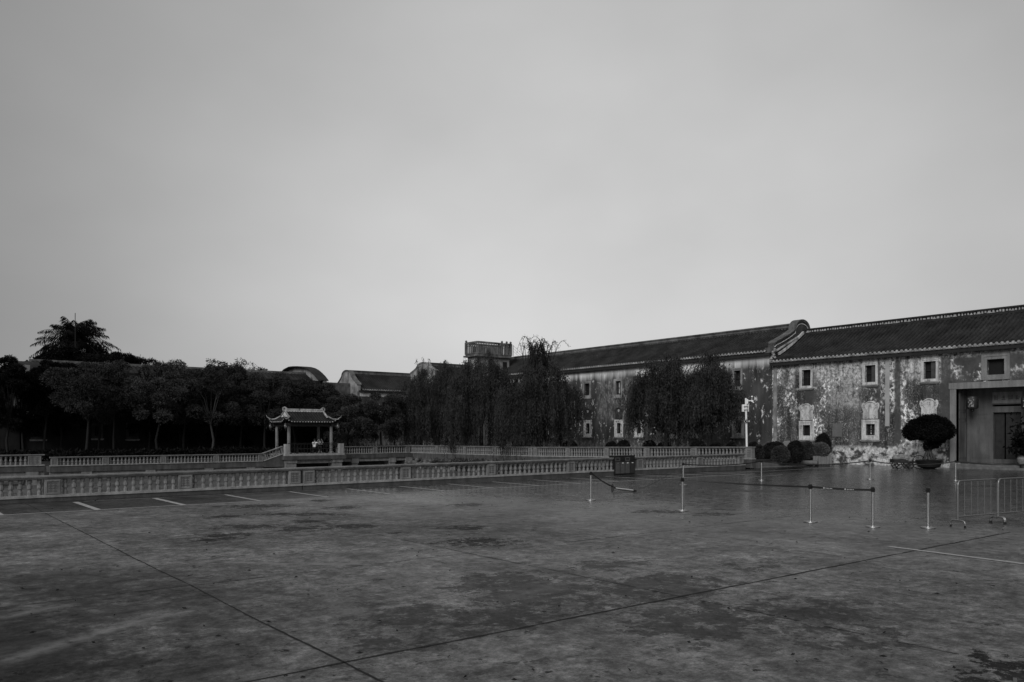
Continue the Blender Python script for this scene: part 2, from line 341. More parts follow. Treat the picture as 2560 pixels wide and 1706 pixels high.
# ------------------------------------------------------------------ mesh helpers
def tagk(o, label=None, cat=None, group=None, kind=None):
    for k, v in (('label', label), ('category', cat), ('group', group), ('kind', kind)):
        if v: o[k] = v
    return o
def empty(name, loc=(0, 0, 0), label=None, cat=None, group=None, rz=0.0):
    o = bpy.data.objects.new(name, None); COL.objects.link(o); o.location = loc; o.rotation_euler = (0, 0, rz); o.empty_display_size = .2
    return tagk(o, label, cat, group)
class MB:
    def __init__(s): s.v = []; s.f = []; s.mi = []; s.sm = []
    def add(s, vs, fs, smooth=False, mi=0):
        b = len(s.v); s.v += [tuple(v) for v in vs]
        for f in fs: s.f.append(tuple(b + i for i in f)); s.mi.append(mi); s.sm.append(smooth)
        return s
    def box(s, x0, x1, y0, y1, z0, z1, mi=0):
        if x0 > x1: x0, x1 = x1, x0
        if y0 > y1: y0, y1 = y1, y0
        if z0 > z1: z0, z1 = z1, z0
        vs = [(x0, y0, z0), (x1, y0, z0), (x1, y1, z0), (x0, y1, z0), (x0, y0, z1), (x1, y0, z1), (x1, y1, z1), (x0, y1, z1)]
        return s.add(vs, [(0, 3, 2, 1), (4, 5, 6, 7), (0, 1, 5, 4), (1, 2, 6, 5), (2, 3, 7, 6), (3, 0, 4, 7)], mi=mi)
    def tube(s, pts, r, n=8, cap=True, mi=0, smooth=True):
        pts = [Vector(p) for p in pts]; rs = r if isinstance(r, (list, tuple)) else [r] * len(pts)
        vs = []; up = None
        for i, p in enumerate(pts):
            d = (pts[min(i + 1, len(pts) - 1)] - pts[max(i - 1, 0)]).normalized()
            if up is None: up = d.orthogonal().normalized()
            else:
                up = (up - d * up.dot(d)); up = up.normalized() if up.length > 1e-6 else d.orthogonal().normalized()
            sd_ = d.cross(up)
            for k in range(n):
                a = 2 * PI * k / n; vs.append(p + (up * math.cos(a) + sd_ * math.sin(a)) * rs[i])
        fs = []
        for i in range(len(pts) - 1):
            for k in range(n): fs.append((i * n + k, i * n + (k + 1) % n, (i + 1) * n + (k + 1) % n, (i + 1) * n + k))
        s.add(vs, fs, smooth, mi)
        if cap:
            m = len(pts) - 1
            s.add([vs[k] for k in range(n)], [tuple(range(n - 1, -1, -1))], mi=mi); s.add([vs[m * n + k] for k in range(n)], [tuple(range(n))], mi=mi)
        return s
    def lathe(s, prof, n=12, c=(0, 0, 0), smooth=True, mi=0, sq=False):
        ring = lambda r, z: [(c[0] + r * math.cos(2 * PI * (k + .5) / n), c[1] + r * math.sin(2 * PI * (k + .5) / n), c[2] + z) for k in range(n)]
        run = [prof[0]]
        def flush():
            vs = []
            for p in run: vs += ring(*p)
            s.add(vs, [(i * n + k, i * n + (k + 1) % n, (i + 1) * n + (k + 1) % n, (i + 1) * n + k) for i in range(len(run) - 1) for k in range(n)], smooth, mi)
        for i in range(1, len(prof)):
            run.append(prof[i])
            if i < len(prof) - 1:
                a = math.atan2(prof[i][1] - prof[i - 1][1], prof[i][0] - prof[i - 1][0]); b = math.atan2(prof[i + 1][1] - prof[i][1], prof[i + 1][0] - prof[i][0])
                d = abs((b - a + PI) % (2 * PI) - PI)
                if d > R(38): flush(); run = [prof[i]]
        flush()
        s.add(ring(*prof[0]), [tuple(range(n - 1, -1, -1))], mi=mi); s.add(ring(*prof[-1]), [tuple(range(n))], mi=mi)
        return s
    def prism(s, poly, d0, d1, axis='y', mi=0, smooth=False):
        # poly in the two other axes; extruded along axis
        def P(a, b, d):
            return {'x': (d, a, b), 'y': (a, d, b), 'z': (a, b, d)}[axis]
        n = len(poly); vs = [P(a, b, d0) for a, b in poly] + [P(a, b, d1) for a, b in poly]
        fs = [(i, (i + 1) % n, n + (i + 1) % n, n + i) for i in range(n)]
        s.add(vs, fs, smooth, mi)
        s.add(vs[:n], [tuple(range(n - 1, -1, -1))], mi=mi); s.add(vs[n:], [tuple(range(n))], mi=mi)
        return s
    def band(s, prof, w0, w1, t, axis='y', mi=0, smooth=False):
        """profile polyline (a,b) thickened by t along its normal, extruded w0..w1"""
        n = len(prof); up = []
        for i in range(n):
            a = Vector(prof[max(i - 1, 0)]); b = Vector(prof[min(i + 1, n - 1)]); d = (b - a).normalized(); nn = Vector((-d.y, d.x))
            if nn.y < 0: nn = -nn
            up.append((prof[i][0] + nn.x * t, prof[i][1] + nn.y * t))
        for i in range(n - 1):
            s.prism([prof[i], prof[i + 1], up[i + 1], up[i]], w0, w1, axis, mi, smooth)
        return s
    def build(s, name, m, parent=None, merge=False, loc=None):
        me = bpy.data.meshes.new(name)
        me.from_pydata(s.v, [], s.f)
        ms = m if isinstance(m, (list, tuple)) else [m]
        for q in ms: me.materials.append(q)
        me.polygons.foreach_set('material_index', s.mi); me.polygons.foreach_set('use_smooth', s.sm); me.update()
        import bmesh
        bm = bmesh.new(); bm.from_mesh(me)
        if merge: bmesh.ops.remove_doubles(bm, verts=bm.verts, dist=.0005)
        bmesh.ops.recalc_face_normals(bm, faces=bm.faces); bm.to_mesh(me); bm.free()
        o = bpy.data.objects.new(name, me); COL.objects.link(o)
        if parent: o.parent = parent
        if loc: o.location = loc
        return o
def quads(name, V, m, parent=None, tri=False):
    """V: (n,4,3) numpy quads -> one mesh"""
    n, k = V.shape[0], V.shape[1]
    me = bpy.data.meshes.new(name); me.vertices.add(n * k); me.vertices.foreach_set('co', V.reshape(-1).astype(np.float32))
    me.loops.add(n * k); me.loops.foreach_set('vertex_index', np.arange(n * k, dtype=np.int32))
    me.polygons.add(n); me.polygons.foreach_set('loop_start', np.arange(0, n * k, k, dtype=np.int32)); me.polygons.foreach_set('loop_total', np.full(n, k, dtype=np.int32))
    me.materials.append(m); me.update(); me.validate()
    o = bpy.data.objects.new(name, me); COL.objects.link(o)
    if parent: o.parent = parent
    return o
def leaves(P, D, L, Wd, rng):
    """diamond leaves at P (n,3) pointing D (n,3)"""
    n = len(P); D = D / (np.linalg.norm(D, axis=1, keepdims=True) + 1e-9)
    r = rng.normal(size=(n, 3)); s = np.cross(D, r); s /= (np.linalg.norm(s, axis=1, keepdims=True) + 1e-9)
    L = np.asarray(L).reshape(-1, 1) * np.ones((n, 1)); Wd = np.asarray(Wd).reshape(-1, 1) * np.ones((n, 1))
    return np.stack([P, P + D * L * .45 + s * Wd, P + D * L, P + D * L * .45 - s * Wd], axis=1)
def text_mesh(name, body, size, m, parent, loc, rot, ext=.002):
    cu = bpy.data.curves.new(name, 'FONT'); cu.body = body; cu.size = size; cu.extrude = ext; cu.align_x = 'CENTER'; cu.align_y = 'CENTER'; cu.resolution_u = 2
    o = bpy.data.objects.new(name, cu); COL.objects.link(o)
    bpy.context.view_layer.update(); dg = bpy.context.evaluated_depsgraph_get()
    me = bpy.data.meshes.new_from_object(o.evaluated_get(dg)); bpy.data.objects.remove(o)
    me.materials.clear(); me.materials.append(m)
    q = bpy.data.objects.new(name, me); COL.objects.link(q); q.parent = parent; q.location = loc; q.rotation_euler = rot
    return q
# ------------------------------------------------------------------ the ground, the pond
def sheet(name, rects, z, m, label=None):
    b = MB()
    for (x0, x1, y0, y1) in rects: b.add([(x0, y0, z), (x1, y0, z), (x1, y1, z), (x0, y1, z)], [(0, 1, 2, 3)])
    return tagk(b.build(name, m), label, kind='structure')
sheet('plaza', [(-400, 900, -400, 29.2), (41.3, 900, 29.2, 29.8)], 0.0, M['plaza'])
sheet('ground', [(-400, 900, 68.6, 1200), (52.2, 900, 29.8, 68.6)], -.02, M['soil'])
sheet('pond_water', [(-400, 41.3, 28.9, 69.0)], -1.25, M['water'])
# raised planted terrace in front of the long facade, falling away from the square
b = MB(); ZT = lambda y: .42 - .010 * (y - 30)
ys = [29.8, 40, 50, 60, 72]
for i in range(4):
    y0, y1 = ys[i], ys[i + 1]; z0, z1 = ZT(y0), ZT(y1)
    b.add([(41.25, y0, z0), (52.1, y0, z0), (52.1, y1, z1), (41.25, y1, z1)], [(0, 1, 2, 3)])
    b.add([(41.25, y0, z0), (41.25, y1, z1), (41.25, y1, -2), (41.25, y0, -2)], [(0, 1, 2, 3)])
b.add([(41.25, 29.8, -.3), (52.1, 29.8, -.3), (52.1, 29.8, .42), (41.25, 29.8, .42)], [(0, 1, 2, 3)])
tagk(b.build('terrace', M['soil']), kind='structure')
b = MB(); b.box(42.4, 46.9, 29.45, 29.78, 0, .30); b.box(41.6, 52, 28.9, 29.4, 0, .05); tagk(b.build('kerb', M['kerb']), kind='structure')
# bank of rubble under the terrace edge
b = MB(); random.seed(4)
for i in range(90):
    y = 30 + i * .5
    for k in range(3):
        r = random.uniform(.22, .42); x = 40.9 - k * .35 + random.uniform(-.1, .1); z = -.30 - k * .38 + random.uniform(-.1, .1) - .004 * (y - 30)
        b.lathe([(r * .3, -r * .7), (r * .9, -r * .3), (r, 0), (r * .8, r * .4), (r * .3, r * .62)], 7, (x, y + random.uniform(-.1, .1), z))
tagk(b.build('rubble_bank', M['rock']), 'row of rubble boulders at the pond edge below the terrace balustrade', 'boulders', kind='stuff')
sheet_y = MB(); sheet_y.add([(41.2, 28.9, -2), (41.2, 75, -2), (41.2, 75, .1), (41.2, 28.9, .1)], [(0, 1, 2, 3)]); tagk(sheet_y.build('terrace_wall', M['rock']), kind='structure')
b = MB(); b.add([(-400, 68.6, -2), (60, 68.6, -2), (60, 68.6, -.02), (-400, 68.6, -.02)], [(0, 1, 2, 3)])
b.add([(-400, 29.2, -2), (41.3, 29.2, -2), (41.3, 29.2, 0), (-400, 29.2, 0)], [(0, 1, 2, 3)]); tagk(b.build('pond_wall', M['bank']), kind='structure')
# water plants along the far bank
rng = np.random.default_rng(5)
P = np.stack([rng.uniform(39.3, 40.9, 2600), rng.uniform(31, 60, 2600), rng.uniform(-1.0, -.2, 2600)], 1); P[:, 2] = np.where(P[:, 1] < 62, -.25 - (41 - P[:, 0]) * .45, -1)
D = rng.normal(size=(2600, 3)) * .5 + np.array([0, 0, 1.0]); tagk(quads('bank_plants', leaves(P, D, rng.uniform(.2, .5, 2600), .04, rng), M['leaf']), 'low creeping plants growing over the rubble along the far pond edge', 'plants', kind='stuff')
# floor joints (slab grid about 4.9 m) : ragged dark cracks
def crack(name, p, q, wd, label):
    random.seed(hash(name + label) % 1000 if False else int(abs(p[0] * 13 + p[1] * 7)) + 3)
    L = math.hypot(q[0] - p[0], q[1] - p[1]); n = int(L / .16); ux, uy = (q[0] - p[0]) / L, (q[1] - p[1]) / L; b = MB(); pv = None; off = 0
    for i in range(n + 1):
        t = i * L / n; off = off * .9 + random.uniform(-.006, .006); h = wd * random.uniform(.35, 1.15) * .5
        cx, cy = p[0] + ux * t - uy * off, p[1] + uy * t + ux * off
        a, c = (cx - uy * h, cy + ux * h, .004), (cx + uy * h, cy - ux * h, .004)
        if pv and not (wd < .03 and random.random() < .12): b.add([pv[0], pv[1], c, a], [(0, 1, 2, 3)])
        pv = (a, c)
    tagk(b.build(name, M['joint']), kind='structure')
for X, wd in ((3.45, .032), (8.35, .023), (13.25, .012), (-1.45, .012), (18.2, .008)): crack('floor_joint', (X, -6), (X, 24.9 if X > 4 else 28.6), wd, 'a')
for Y, wd in ((6.95, .052), (11.8, .020), (16.6, .014), (21.5, .007), (2.05, .02)): crack('floor_joint', (-14, Y), (19.5 if Y < 20 else 30, Y + .02), wd, 'b')
rng = np.random.default_rng(12); n = 260; a_ = rng.uniform(-.62, .62, n); d_ = 5.5 + 24 * rng.uniform(0, 1, n) ** 1.3; P = np.stack([d_ * (SY + CY * a_), d_ * (CY - SY * a_), np.full(n, .012)], 1)
D = rng.normal(size=(n, 3)) * np.array([1, 1, .08]); V = leaves(P, D, rng.uniform(.03, .09, n), .018, rng); V[:, :, 2] = np.clip(V[:, :, 2], .008, .03)
tagk(quads('fallen_leaves', V, M['joint']), 'small dead leaves scattered over the wet concrete', 'leaves', kind='stuff')
# painted lines of the parking bays
def line(x0, y0, x1, y1, wd, z=.008):
    L = math.hypot(x1 - x0, y1 - y0); nx, ny = -(y1 - y0) / L * wd / 2, (x1 - x0) / L * wd / 2
    return MB().add([(x0 - nx, y0 - ny, z), (x1 - nx, y1 - ny, z), (x1 + nx, y1 + ny, z), (x0 + nx, y0 + ny, z)], [(0, 1, 2, 3)])
o = line(-8, 24.9, 36, 25.0, .12)
for k in range(-3, 15):
    x = 2.42 + 2.34 * k; q = line(x + .02, 24.95, x - .02, 28.15, .17 if k < 3 else .13, .009); o.add(q.v, q.f)
q = line(5.0, 28.25, 34, 28.25, .05, .0085); o.add(q.v, q.f); q = line(29, 26.6, 39, 26.75, .07, .0085); o.add(q.v, q.f); q = line(36.6, 26.3, 47, 26.5, .08, .0085); o.add(q.v, q.f)
q = line(33, 23.2, 36.4, 23.6, .06, .0085); o.add(q.v, q.f)
tagk(o.build('parking_bay_lines', M['paint']), kind='structure')
g0, g1 = gnd(2220, 1367), gnd(2600, 1416)
tagk(line(g0[0], g0[1], g1[0], g1[1], .13).build('road_marking', M['paint']), kind='structure')
# ------------------------------------------------------------------ balustrades
def baluster_mesh(h):
    k = h / .49
    b = MB(); pr = [(.070, 0), (.072, .10), (.062, .125), (.050, .135), (.050, .185), (.064, .195), (.078, .215), (.080, .265), (.070, .315), (.052, .335), (.050, .385), (.066, .392), (.070, .40), (.070, .49)]
    b.lathe([(r, z * k) for r, z in pr], 8, smooth=False)
    o = b.build('baluster', M['granite']); me = o.data; bpy.data.objects.remove(o); return me
BAL = baluster_mesh(.49)
def balustrade(label, P0, P1, panels, nb, group, H=(.0, .23, .31, .80, .92), dbl=(), pw=.46, mplinth='granite_dark', ends=(True, True), name='balustrade', fall=None, indiv=100, plinth_under=.25, mp2=None):
    P0 = Vector(P0); P1 = Vector(P1); d = P1 - P0; L = d.length; ux = d.normalized(); side = Vector((0, 0, 1)).cross(ux).normalized(); up = ux.cross(side)
    r = bpy.data.objects.new(name, None); COL.objects.link(r); tagk(r, label, 'balustrade', group)
    r.matrix_world = Matrix.Translation(P0) @ Matrix((ux, side, up)).transposed().to_4x4()
    MB().box(0, L, -.17, .17, -plinth_under, H[1]).build('plinth', M[mplinth], r)
    MB().box(-.01, L + .01, -.20, .20, H[1] + .002, H[2]).build('sill', M['granite_light'], r)
    c = MB().box(-.01, L + .01, -.15, .15, H[3] + .03, H[4] - .02); c.box(-.015, L + .015, -.185, .185, H[4] - .045, H[4]); c.box(0, L, -.11, .11, H[3], H[3] + .03)
    c.build('coping', M['granite'], r)
    hb = H[3] - H[2]; cnt = 0; extra = MB()
    for x in panels:
        b = MB().box(x - pw / 2, x + pw / 2, -.13, .13, H[2], H[3] - .001)
        for s in (-1, 1):
            y0, y1 = (.13, .155) if s > 0 else (-.155, -.13)
            e = pw / 2 - .02; f = .045
            b.box(x - e, x + e, y0, y1, H[2] + .02, H[2] + .02 + f); b.box(x - e, x + e, y0, y1, H[3] - .02 - f, H[3] - .02)
            b.box(x - e, x - e + f, y0, y1, H[2] + .02 + f, H[3] - .02 - f); b.box(x + e - f, x + e, y0, y1, H[2] + .02 + f, H[3] - .02 - f)
        po = b.build('post_panel', M['granite'], r)
        l = MB(); cw = (pw - .22) / 2; ch = (hb - .16) / 4
        for i in range(2):
            for j in range(4):
                cx = x + (i - .5) * cw * 1.05; cz = H[2] + .08 + (j + .5) * ch
                l.prism([(cx - cw * .52, cz), (cx, cz - ch * .52), (cx + cw * .52, cz), (cx, cz + ch * .52)], -.128, -.137, 'y')
        l.build('lattice', M['lattice'], po)
    ps = sorted(panels)
    for i in range(len(ps) - 1):
        a, bb = ps[i] + pw / 2, ps[i + 1] - pw / 2
        if bb - a < .3: continue
        n = nb if isinstance(nb, int) else max(2, int(round((bb - a) / nb)))
        for k in range(n):
            x = a + (bb - a) * (k + .5) / n
            if cnt < indiv:
                q = bpy.data.objects.new('baluster', BAL); COL.objects.link(q); q.parent = r; q.location = (x + .006 * math.sin(cnt * 5.1), .006 * math.sin(cnt * 3.7), H[2]); q.scale = (1 + .04 * math.sin(cnt * 2.3), 1 + .04 * math.sin(cnt * 1.7), hb / .49); q.rotation_euler = (0, 0, cnt * .9)
            else:
                extra.lathe([(.07, 0), (.07, .1), (.042, .135), (.042, .185), (.079, .22), (.075, .3), (.045, .335), (.044, .385), (.07, .40), (.07, .488)], 8, (x, 0, H[2]), smooth=False)
            cnt += 1
    if extra.v: tagk(extra.build('baluster', M['granite'], r), kind='stuff')
    return r
GB = 'stone balustrades around the pond'
# near one, two runs split at the double panel
ydir = lambda X: 29.1 - .016 * (X - 4.3)
zb = lambda X: -.10 + .0034 * (X - 4.3)
def nearp(X): return (X, ydir(X), zb(X))
NX = [4.25, 8.3, 12.28, 12.85, 17.1, 21.5, 26.3, 31.1, 35.9, 39.6]
balustrade('carved stone balustrade along the parking bays, left run up to the open joint', nearp(-8.0), nearp(12.55), [x + 8.0 for x in (-7.7, -3.8, .2, 4.25, 8.3, 12.28)], .262, GB)
balustrade('carved stone balustrade along the parking bays, right run passing behind the litter bins', nearp(12.58), nearp(39.95), [x - 12.58 for x in NX[3:]], .268, GB)
# terrace balustrade in front of the willows (falls with the terrace)
topz = lambda y: 1.33 - .0150 * (y - 28.5) if y < 49 else 1.02 - .0050 * (y - 49)
def farp(Y): return (41.0, Y, topz(Y) - .92)
FY = [28.75, 32.9, 36.9, 40.8, 44.9, 48.75]
balustrade('pale stone balustrade on the terrace, right run ending at the white pole', farp(49.05), farp(28.5), [49.05 - y for y in reversed(FY)], .262, GB, H=(0, .16, .22, .82, .92), plinth_under=.35)
FY2 = [49.4, 54.2, 58.6, 63.2, 68.6]
balustrade('stone balustrade on the terrace under the hanging willow branches, left run to the pond corner', farp(69.0), farp(49.1), [69.0 - y for y in reversed(FY2)], .27, GB, H=(0, .16, .22, .82, .92), plinth_under=.45)
# zigzag walkways over the water
def deck(name, label, x0, x1, y0, y1, zt, th, piers, group=None, m='granite_dark'):
    r = empty(name, ((x0 + x1) / 2, (y0 + y1) / 2, 0), label, 'walkway'); ox, oy = r.location.x, r.location.y
    MB().box(x0 - ox, x1 - ox, y0 - oy, y1 - oy, zt - th, zt).build('deck_slab', M[m], r)
    MB().box(x0 - ox, x1 - ox, y0 - oy + .12, y0 - oy + .42, zt - th - .30, zt - th - .03).build('beam', M['granite'], r)
    for px in piers:
        MB().box(px - ox - .3, px - ox + .3, y0 - oy + .08, y0 - oy + 1.6, -2.0, zt - th - .12).box(px - ox - .36, px - ox + .36, y0 - oy + .02, y0 - oy + 1.7, zt - th - .46, zt - th - .004).build('pier', M['granite'], r)
    return r
HW = (0, .02, .08, .60, .70)
deck('walkway', 'low stone walkway over the pond running left from the pavilion ramp', 9.6, 25.6, 66.7, 68.5, -.33, .42, [12, 16.5, 21, 24.5])
balustrade('low stone balustrade of the long walkway left of the pavilion, before the dark trees', (9.6, 66.85, -.32), (25.5, 66.85, -.32), [.3, 3.7, 7.85, 12.0, 15.75], .262, GB, H=HW, plinth_under=0)
balustrade('sloping stone balustrade climbing the short ramp up to the pavilion', (25.6, 66.85, -.30), (27.5, 66.85, .33), [.2, 1.9], .262, GB, H=HW, plinth_under=0, pw=.3)
b = MB(); b.add([(25.6, 66.7, -.32), (27.4, 66.7, .30), (27.4, 68.5, .30), (25.6, 68.5, -.32), (25.6, 66.7, -.8), (27.4, 66.7, -.8), (27.4, 68.5, -.8), (25.6, 68.5, -.8)], [(0, 1, 2, 3), (0, 4, 5, 1), (1, 5, 6, 2), (2, 6, 7, 3), (3, 7, 4, 0), (4, 7, 6, 5)])
tagk(b.build('ramp', M['granite_dark']), 'short stone ramp joining the low walkway to the pavilion platform', 'ramp')
deck('walkway', 'stone walkway on piers between the pavilion and the willow corner', 32.9, 40.8, 67.4, 69.2, .13, .36, [34.6, 38.6, 40.4])
balustrade('stone balustrade of the walkway between the pavilion and the pond corner under the willows', (32.9, 67.55, .14), (40.7, 67.95, .16), [.1, 3.9, 7.6], .262, GB, H=(0, .02, .08, .64, .74), plinth_under=0)
deck('walkway', 'stone walkway segment at the far left edge of the pond, higher than the rest', -6, 8.3, 59.9, 61.8, -.02, .34, [-4, 1.5, 7.6])
balustrade('stone balustrade at the far left edge, ending in a tall square end post', (-6, 60.05, -.01), (8.3, 60.05, -.01), [.3, 4.6, 9.0, 13.75], .262, GB, H=(0, .02, .09, .66, .76), plinth_under=0, pw=.75)
# ------------------------------------------------------------------ buildings
def hole_wall(bm, U, Z, holes, put, depth, mi=0):
    us = sorted(set([U[0], U[1]] + [h[0] for h in holes] + [h[1] for h in holes])); zs = sorted(set([Z[0], Z[1]] + [h[2] for h in holes] + [h[3] for h in holes]))
    for i in range(len(us) - 1):
        for j in range(len(zs) - 1):
            cu, cz = (us[i] + us[i + 1]) / 2, (zs[j] + zs[j + 1]) / 2
            if any(h[0] < cu < h[1] and h[2] < cz < h[3] for h in holes): continue
            bm.add([put(us[i], zs[j], 0), put(us[i + 1], zs[j], 0), put(us[i + 1], zs[j + 1], 0), put(us[i], zs[j + 1], 0)], [(0, 1, 2, 3)], mi=mi)
    for (a, b_, c, d) in holes:
        for p, q in (((a, c), (b_, c)), ((b_, c), (b_, d)), ((b_, d), (a, d)), ((a, d), (a, c))):
            bm.add([put(p[0], p[1], 0), put(q[0], q[1], 0), put(q[0], q[1], depth), put(p[0], p[1], depth)], [(0, 1, 2, 3)], mi=mi)
def roof_profile(h0, h1, z0, z1, n=8, sag=.18):
    """from eave (h0,z0) to ridge (h1,z1), slightly concave"""
    return [(h0 + (h1 - h0) * t, z0 + (z1 - z0) * t - sag * math.sin(PI * t)) for t in [i / n for i in range(n + 1)]]
def tiled_roof(root, prof, w0, w1, put, pitch=.29, ends=True, back=None, rr=.10):
    """prof: list (h,z); w along the ridge. put(h,w,z)->xyz"""
    b = MB(); n = len(prof)
    for i in range(n - 1):
        b.add([put(prof[i][0], w0, prof[i][1]), put(prof[i][0], w1, prof[i][1]), put(prof[i + 1][0], w1, prof[i + 1][1]), put(prof[i + 1][0], w0, prof[i + 1][1])], [(0, 1, 2, 3)])
    if back:
        b.add([put(prof[-1][0], w0, prof[-1][1]), put(prof[-1][0], w1, prof[-1][1]), put(back[0], w1, back[1]), put(back[0], w0, back[1])], [(0, 1, 2, 3)])
    N = int((w1 - w0) / pitch); m = 5
    rnd = random.Random(int(w0 * 10))
    for k in range(N):
        wc = w0 + (k + .5) * (w1 - w0) / N; jit = rnd.uniform(-.012, .012)
        vs = []
        for (h, z) in prof:
            for a in range(m):
                t = PI * a / (m - 1); vs.append(put(h, wc + jit + rr * math.cos(t), z + .01 + rr * 1.05 * math.sin(t)))
        fs = [(i * m + a, i * m + a + 1, (i + 1) * m + a + 1, (i + 1) * m + a) for i in range(n - 1) for a in range(m - 1)]
        b.add(vs, fs, True)
    ro = b.build('roof', M['tile'], root)
    if ends:
        e = MB(); h, z = prof[0]; s = 1 if prof[1][0] > h else -1
        for k in range(N):
            wc = w0 + (k + .5) * (w1 - w0) / N
            vs = [put(h - s * .03, wc + .085 * math.cos(2 * PI * a / 8), z + .035 + .085 * math.sin(2 * PI * a / 8)) for a in range(8)]
            e.add(vs, [tuple(range(8))]); vs2 = [put(h + s * .03, wc + .085 * math.cos(2 * PI * a / 8), z + .035 + .085 * math.sin(2 * PI * a / 8)) for a in range(8)]
            e.add(vs + vs2, [(a, (a + 1) % 8, 8 + (a + 1) % 8, 8 + a) for a in range(8)])
            wm_ = wc + .5 * (w1 - w0) / N
            if wm_ < w1:
                e.add([put(h - s * .05, wm_ - .09, z + .02), put(h - s * .05, wm_ + .09, z + .02), put(h - s * .05, wm_ + .05, z - .055), put(h - s * .05, wm_, z - .085), put(h - s * .05, wm_ - .05, z - .055)], [(0, 1, 2, 3, 4)])
        e.build('eave_tiles', M['tile_end'], root)
    return ro
def window(root, put, a, b_, c, d, kind='upper', depth=.30, fr=.16, mt='trim', panes=(2, 2), light=None, crest=None, hood=True, sill=True, cm=None):
    """opening a..b (along wall), c..d (height). put(u,z,depth) depth>0 goes into the wall"""
    def bx(m, u0, u1, z0, z1, d0, d1):
        P = [put(u, z, q) for q in (d0, d1) for (u, z) in ((u0, z0), (u1, z0), (u1, z1), (u0, z1))]
        m.add(P, [(0, 1, 2, 3), (7, 6, 5, 4), (0, 4, 5, 1), (1, 5, 6, 2), (2, 6, 7, 3), (3, 7, 4, 0)])
    w_ = MB(); bx(w_, a, b_, c, d, depth - .02, depth + .04)
    wo = w_.build('window', M['void'], root)
    s = MB(); st = .035
    nu, nz = panes
    for i in range(nu + 1):
        u = a + (b_ - a) * i / nu; u = min(max(u, a + st / 2), b_ - st / 2); bx(s, u - st / 2, u + st / 2, c, d, depth - .10, depth - .05)
    for j in range(nz + 1):
        z = c + (d - c) * j / nz; z = min(max(z, c + st / 2), d - st / 2); bx(s, a, b_, z - st / 2, z + st / 2, depth - .105, depth - .055)
    s.build('casement', M['darkwood'], wo)
    if light:
        p = MB()
        for (u0, u1, z0, z1) in light: bx(p, a + (b_ - a) * u0, a + (b_ - a) * u1, c + (d - c) * z0, c + (d - c) * z1, depth - .035, depth - .025)
        p.build('pane', M['pale_glass'] if light != 'g' else M['glass'], wo)
    f = MB(); e = fr
    for k, (o1, o2, pr) in enumerate(((0, e * .55, -.045), (e * .55, e, -.075))):
        bx(f, a - o2, b_ + o2, d + o1, d + o2, pr, .01); bx(f, a - o2, b_ + o2, c - o2, c - o1, pr, .01)
        bx(f, a - o2, a - o1, c - o1, d + o1, pr, .01); bx(f, b_ + o1, b_ + o2, c - o1, d + o1, pr, .01)
    f.build('frame', M[mt], wo)
    if sill:
        q = MB(); bx(q, a - e - .08, b_ + e + .08, c - e - .09, c - e - .004, -.13, .01); bx(q, a - e - .02, b_ + e + .02, c - e - .15, c - e - .094, -.08, .01); q.build('sill', M['trim_old'], wo)
    cu = (a + b_) / 2; W = (b_ - a) / 2 + e
    def tube3(m, pts, r):
        m.tube([put(u, z, dd) for (u, z, dd) in pts], r, 6)
    if kind == 'upper' and hood:
        q = MB(); zt = d + e + .01
        P0 = [put(u, z, -.02) for (u, z) in [(cu - W, zt), (cu + W, zt), (cu + W, zt + .14), (cu + W * .5, zt + .20), (cu + W * .3, zt + .16), (cu, zt + .24), (cu - W * .3, zt + .16), (cu - W * .5, zt + .20), (cu - W, zt + .14)]]
        P1 = [put(u, z, .01) for (u, z) in [(cu - W, zt), (cu + W, zt), (cu + W, zt + .14), (cu + W * .5, zt + .20), (cu + W * .3, zt + .16), (cu, zt + .24), (cu - W * .3, zt + .16), (cu - W * .5, zt + .20), (cu - W, zt + .14)]]
        n = len(P0); q.add(P0 + P1, [tuple(range(n))] + [(i, (i + 1) % n, n + (i + 1) % n, n + i) for i in range(n)])
        for k in (-1, 0, 1):
            pts = [(cu + k * W * .64 + W * .34 * math.cos(t), zt + .13 + (.03 if k == 0 else 0) + .12 * math.sin(t), -.085) for t in [PI * i / 8 for i in range(9)]]
            tube3(q, pts, .036)
        q.build('hood_moulding', M[mt], wo)
    if crest:
        c0, h_ = crest; q = MB(); Wc = W * 1.02
        out_ = [(-.82, 0), (.82, 0), (.80, .45), (.92, .58), (1.0, .72), (.95, .86), (.78, .92), (.62, .84), (.45, .93), (.2, 1.0), (-.2, 1.0), (-.45, .93), (-.62, .84), (-.78, .92), (-.95, .86), (-1.0, .72), (-.92, .58), (-.80, .45)]
        P0 = [put(cu + u * Wc, c0 + v * h_, -.05) for u, v in out_]; P1 = [put(cu + u * Wc, c0 + v * h_, .01) for u, v in out_]; n = len(out_)
        q.add(P0 + P1, [tuple(range(n))] + [(i, (i + 1) % n, n + (i + 1) % n, n + i) for i in range(n)])
        for s_ in (-1, 1):      # scrolls at the shoulders and feet
            for (su, sv, r0, turns, fl) in ((.74, .70, .20, 1.4, 1), (.55, .16, .16, 1.3, -1)):
                pts = [(cu + s_ * (su * Wc + (r0 * Wc * (1 - i / 18)) * math.cos(fl * (1.2 + turns * 2 * PI * i / 16))), c0 + sv * h_ + (r0 * Wc * (1 - i / 18)) * math.sin(fl * (1.2 + turns * 2 * PI * i / 16)), -.085) for i in range(15)]
                tube3(q, pts, .024)
            tube3(q, [(cu + s_ * Wc * u, c0 + v * h_, -.08) for u, v in ((.55, .62), (.38, .52), (.30, .38), (.36, .24), (.50, .10))], .026)
        tube3(q, [(cu + Wc * .62 * math.cos(t), c0 + h_ * (.76 + .2 * math.sin(t)), -.08) for t in [PI * i / 10 for i in range(11)]], .03)
        q.build('crest', M[cm or mt], wo)
        q = MB(); r_ = .17 * Wc + .03
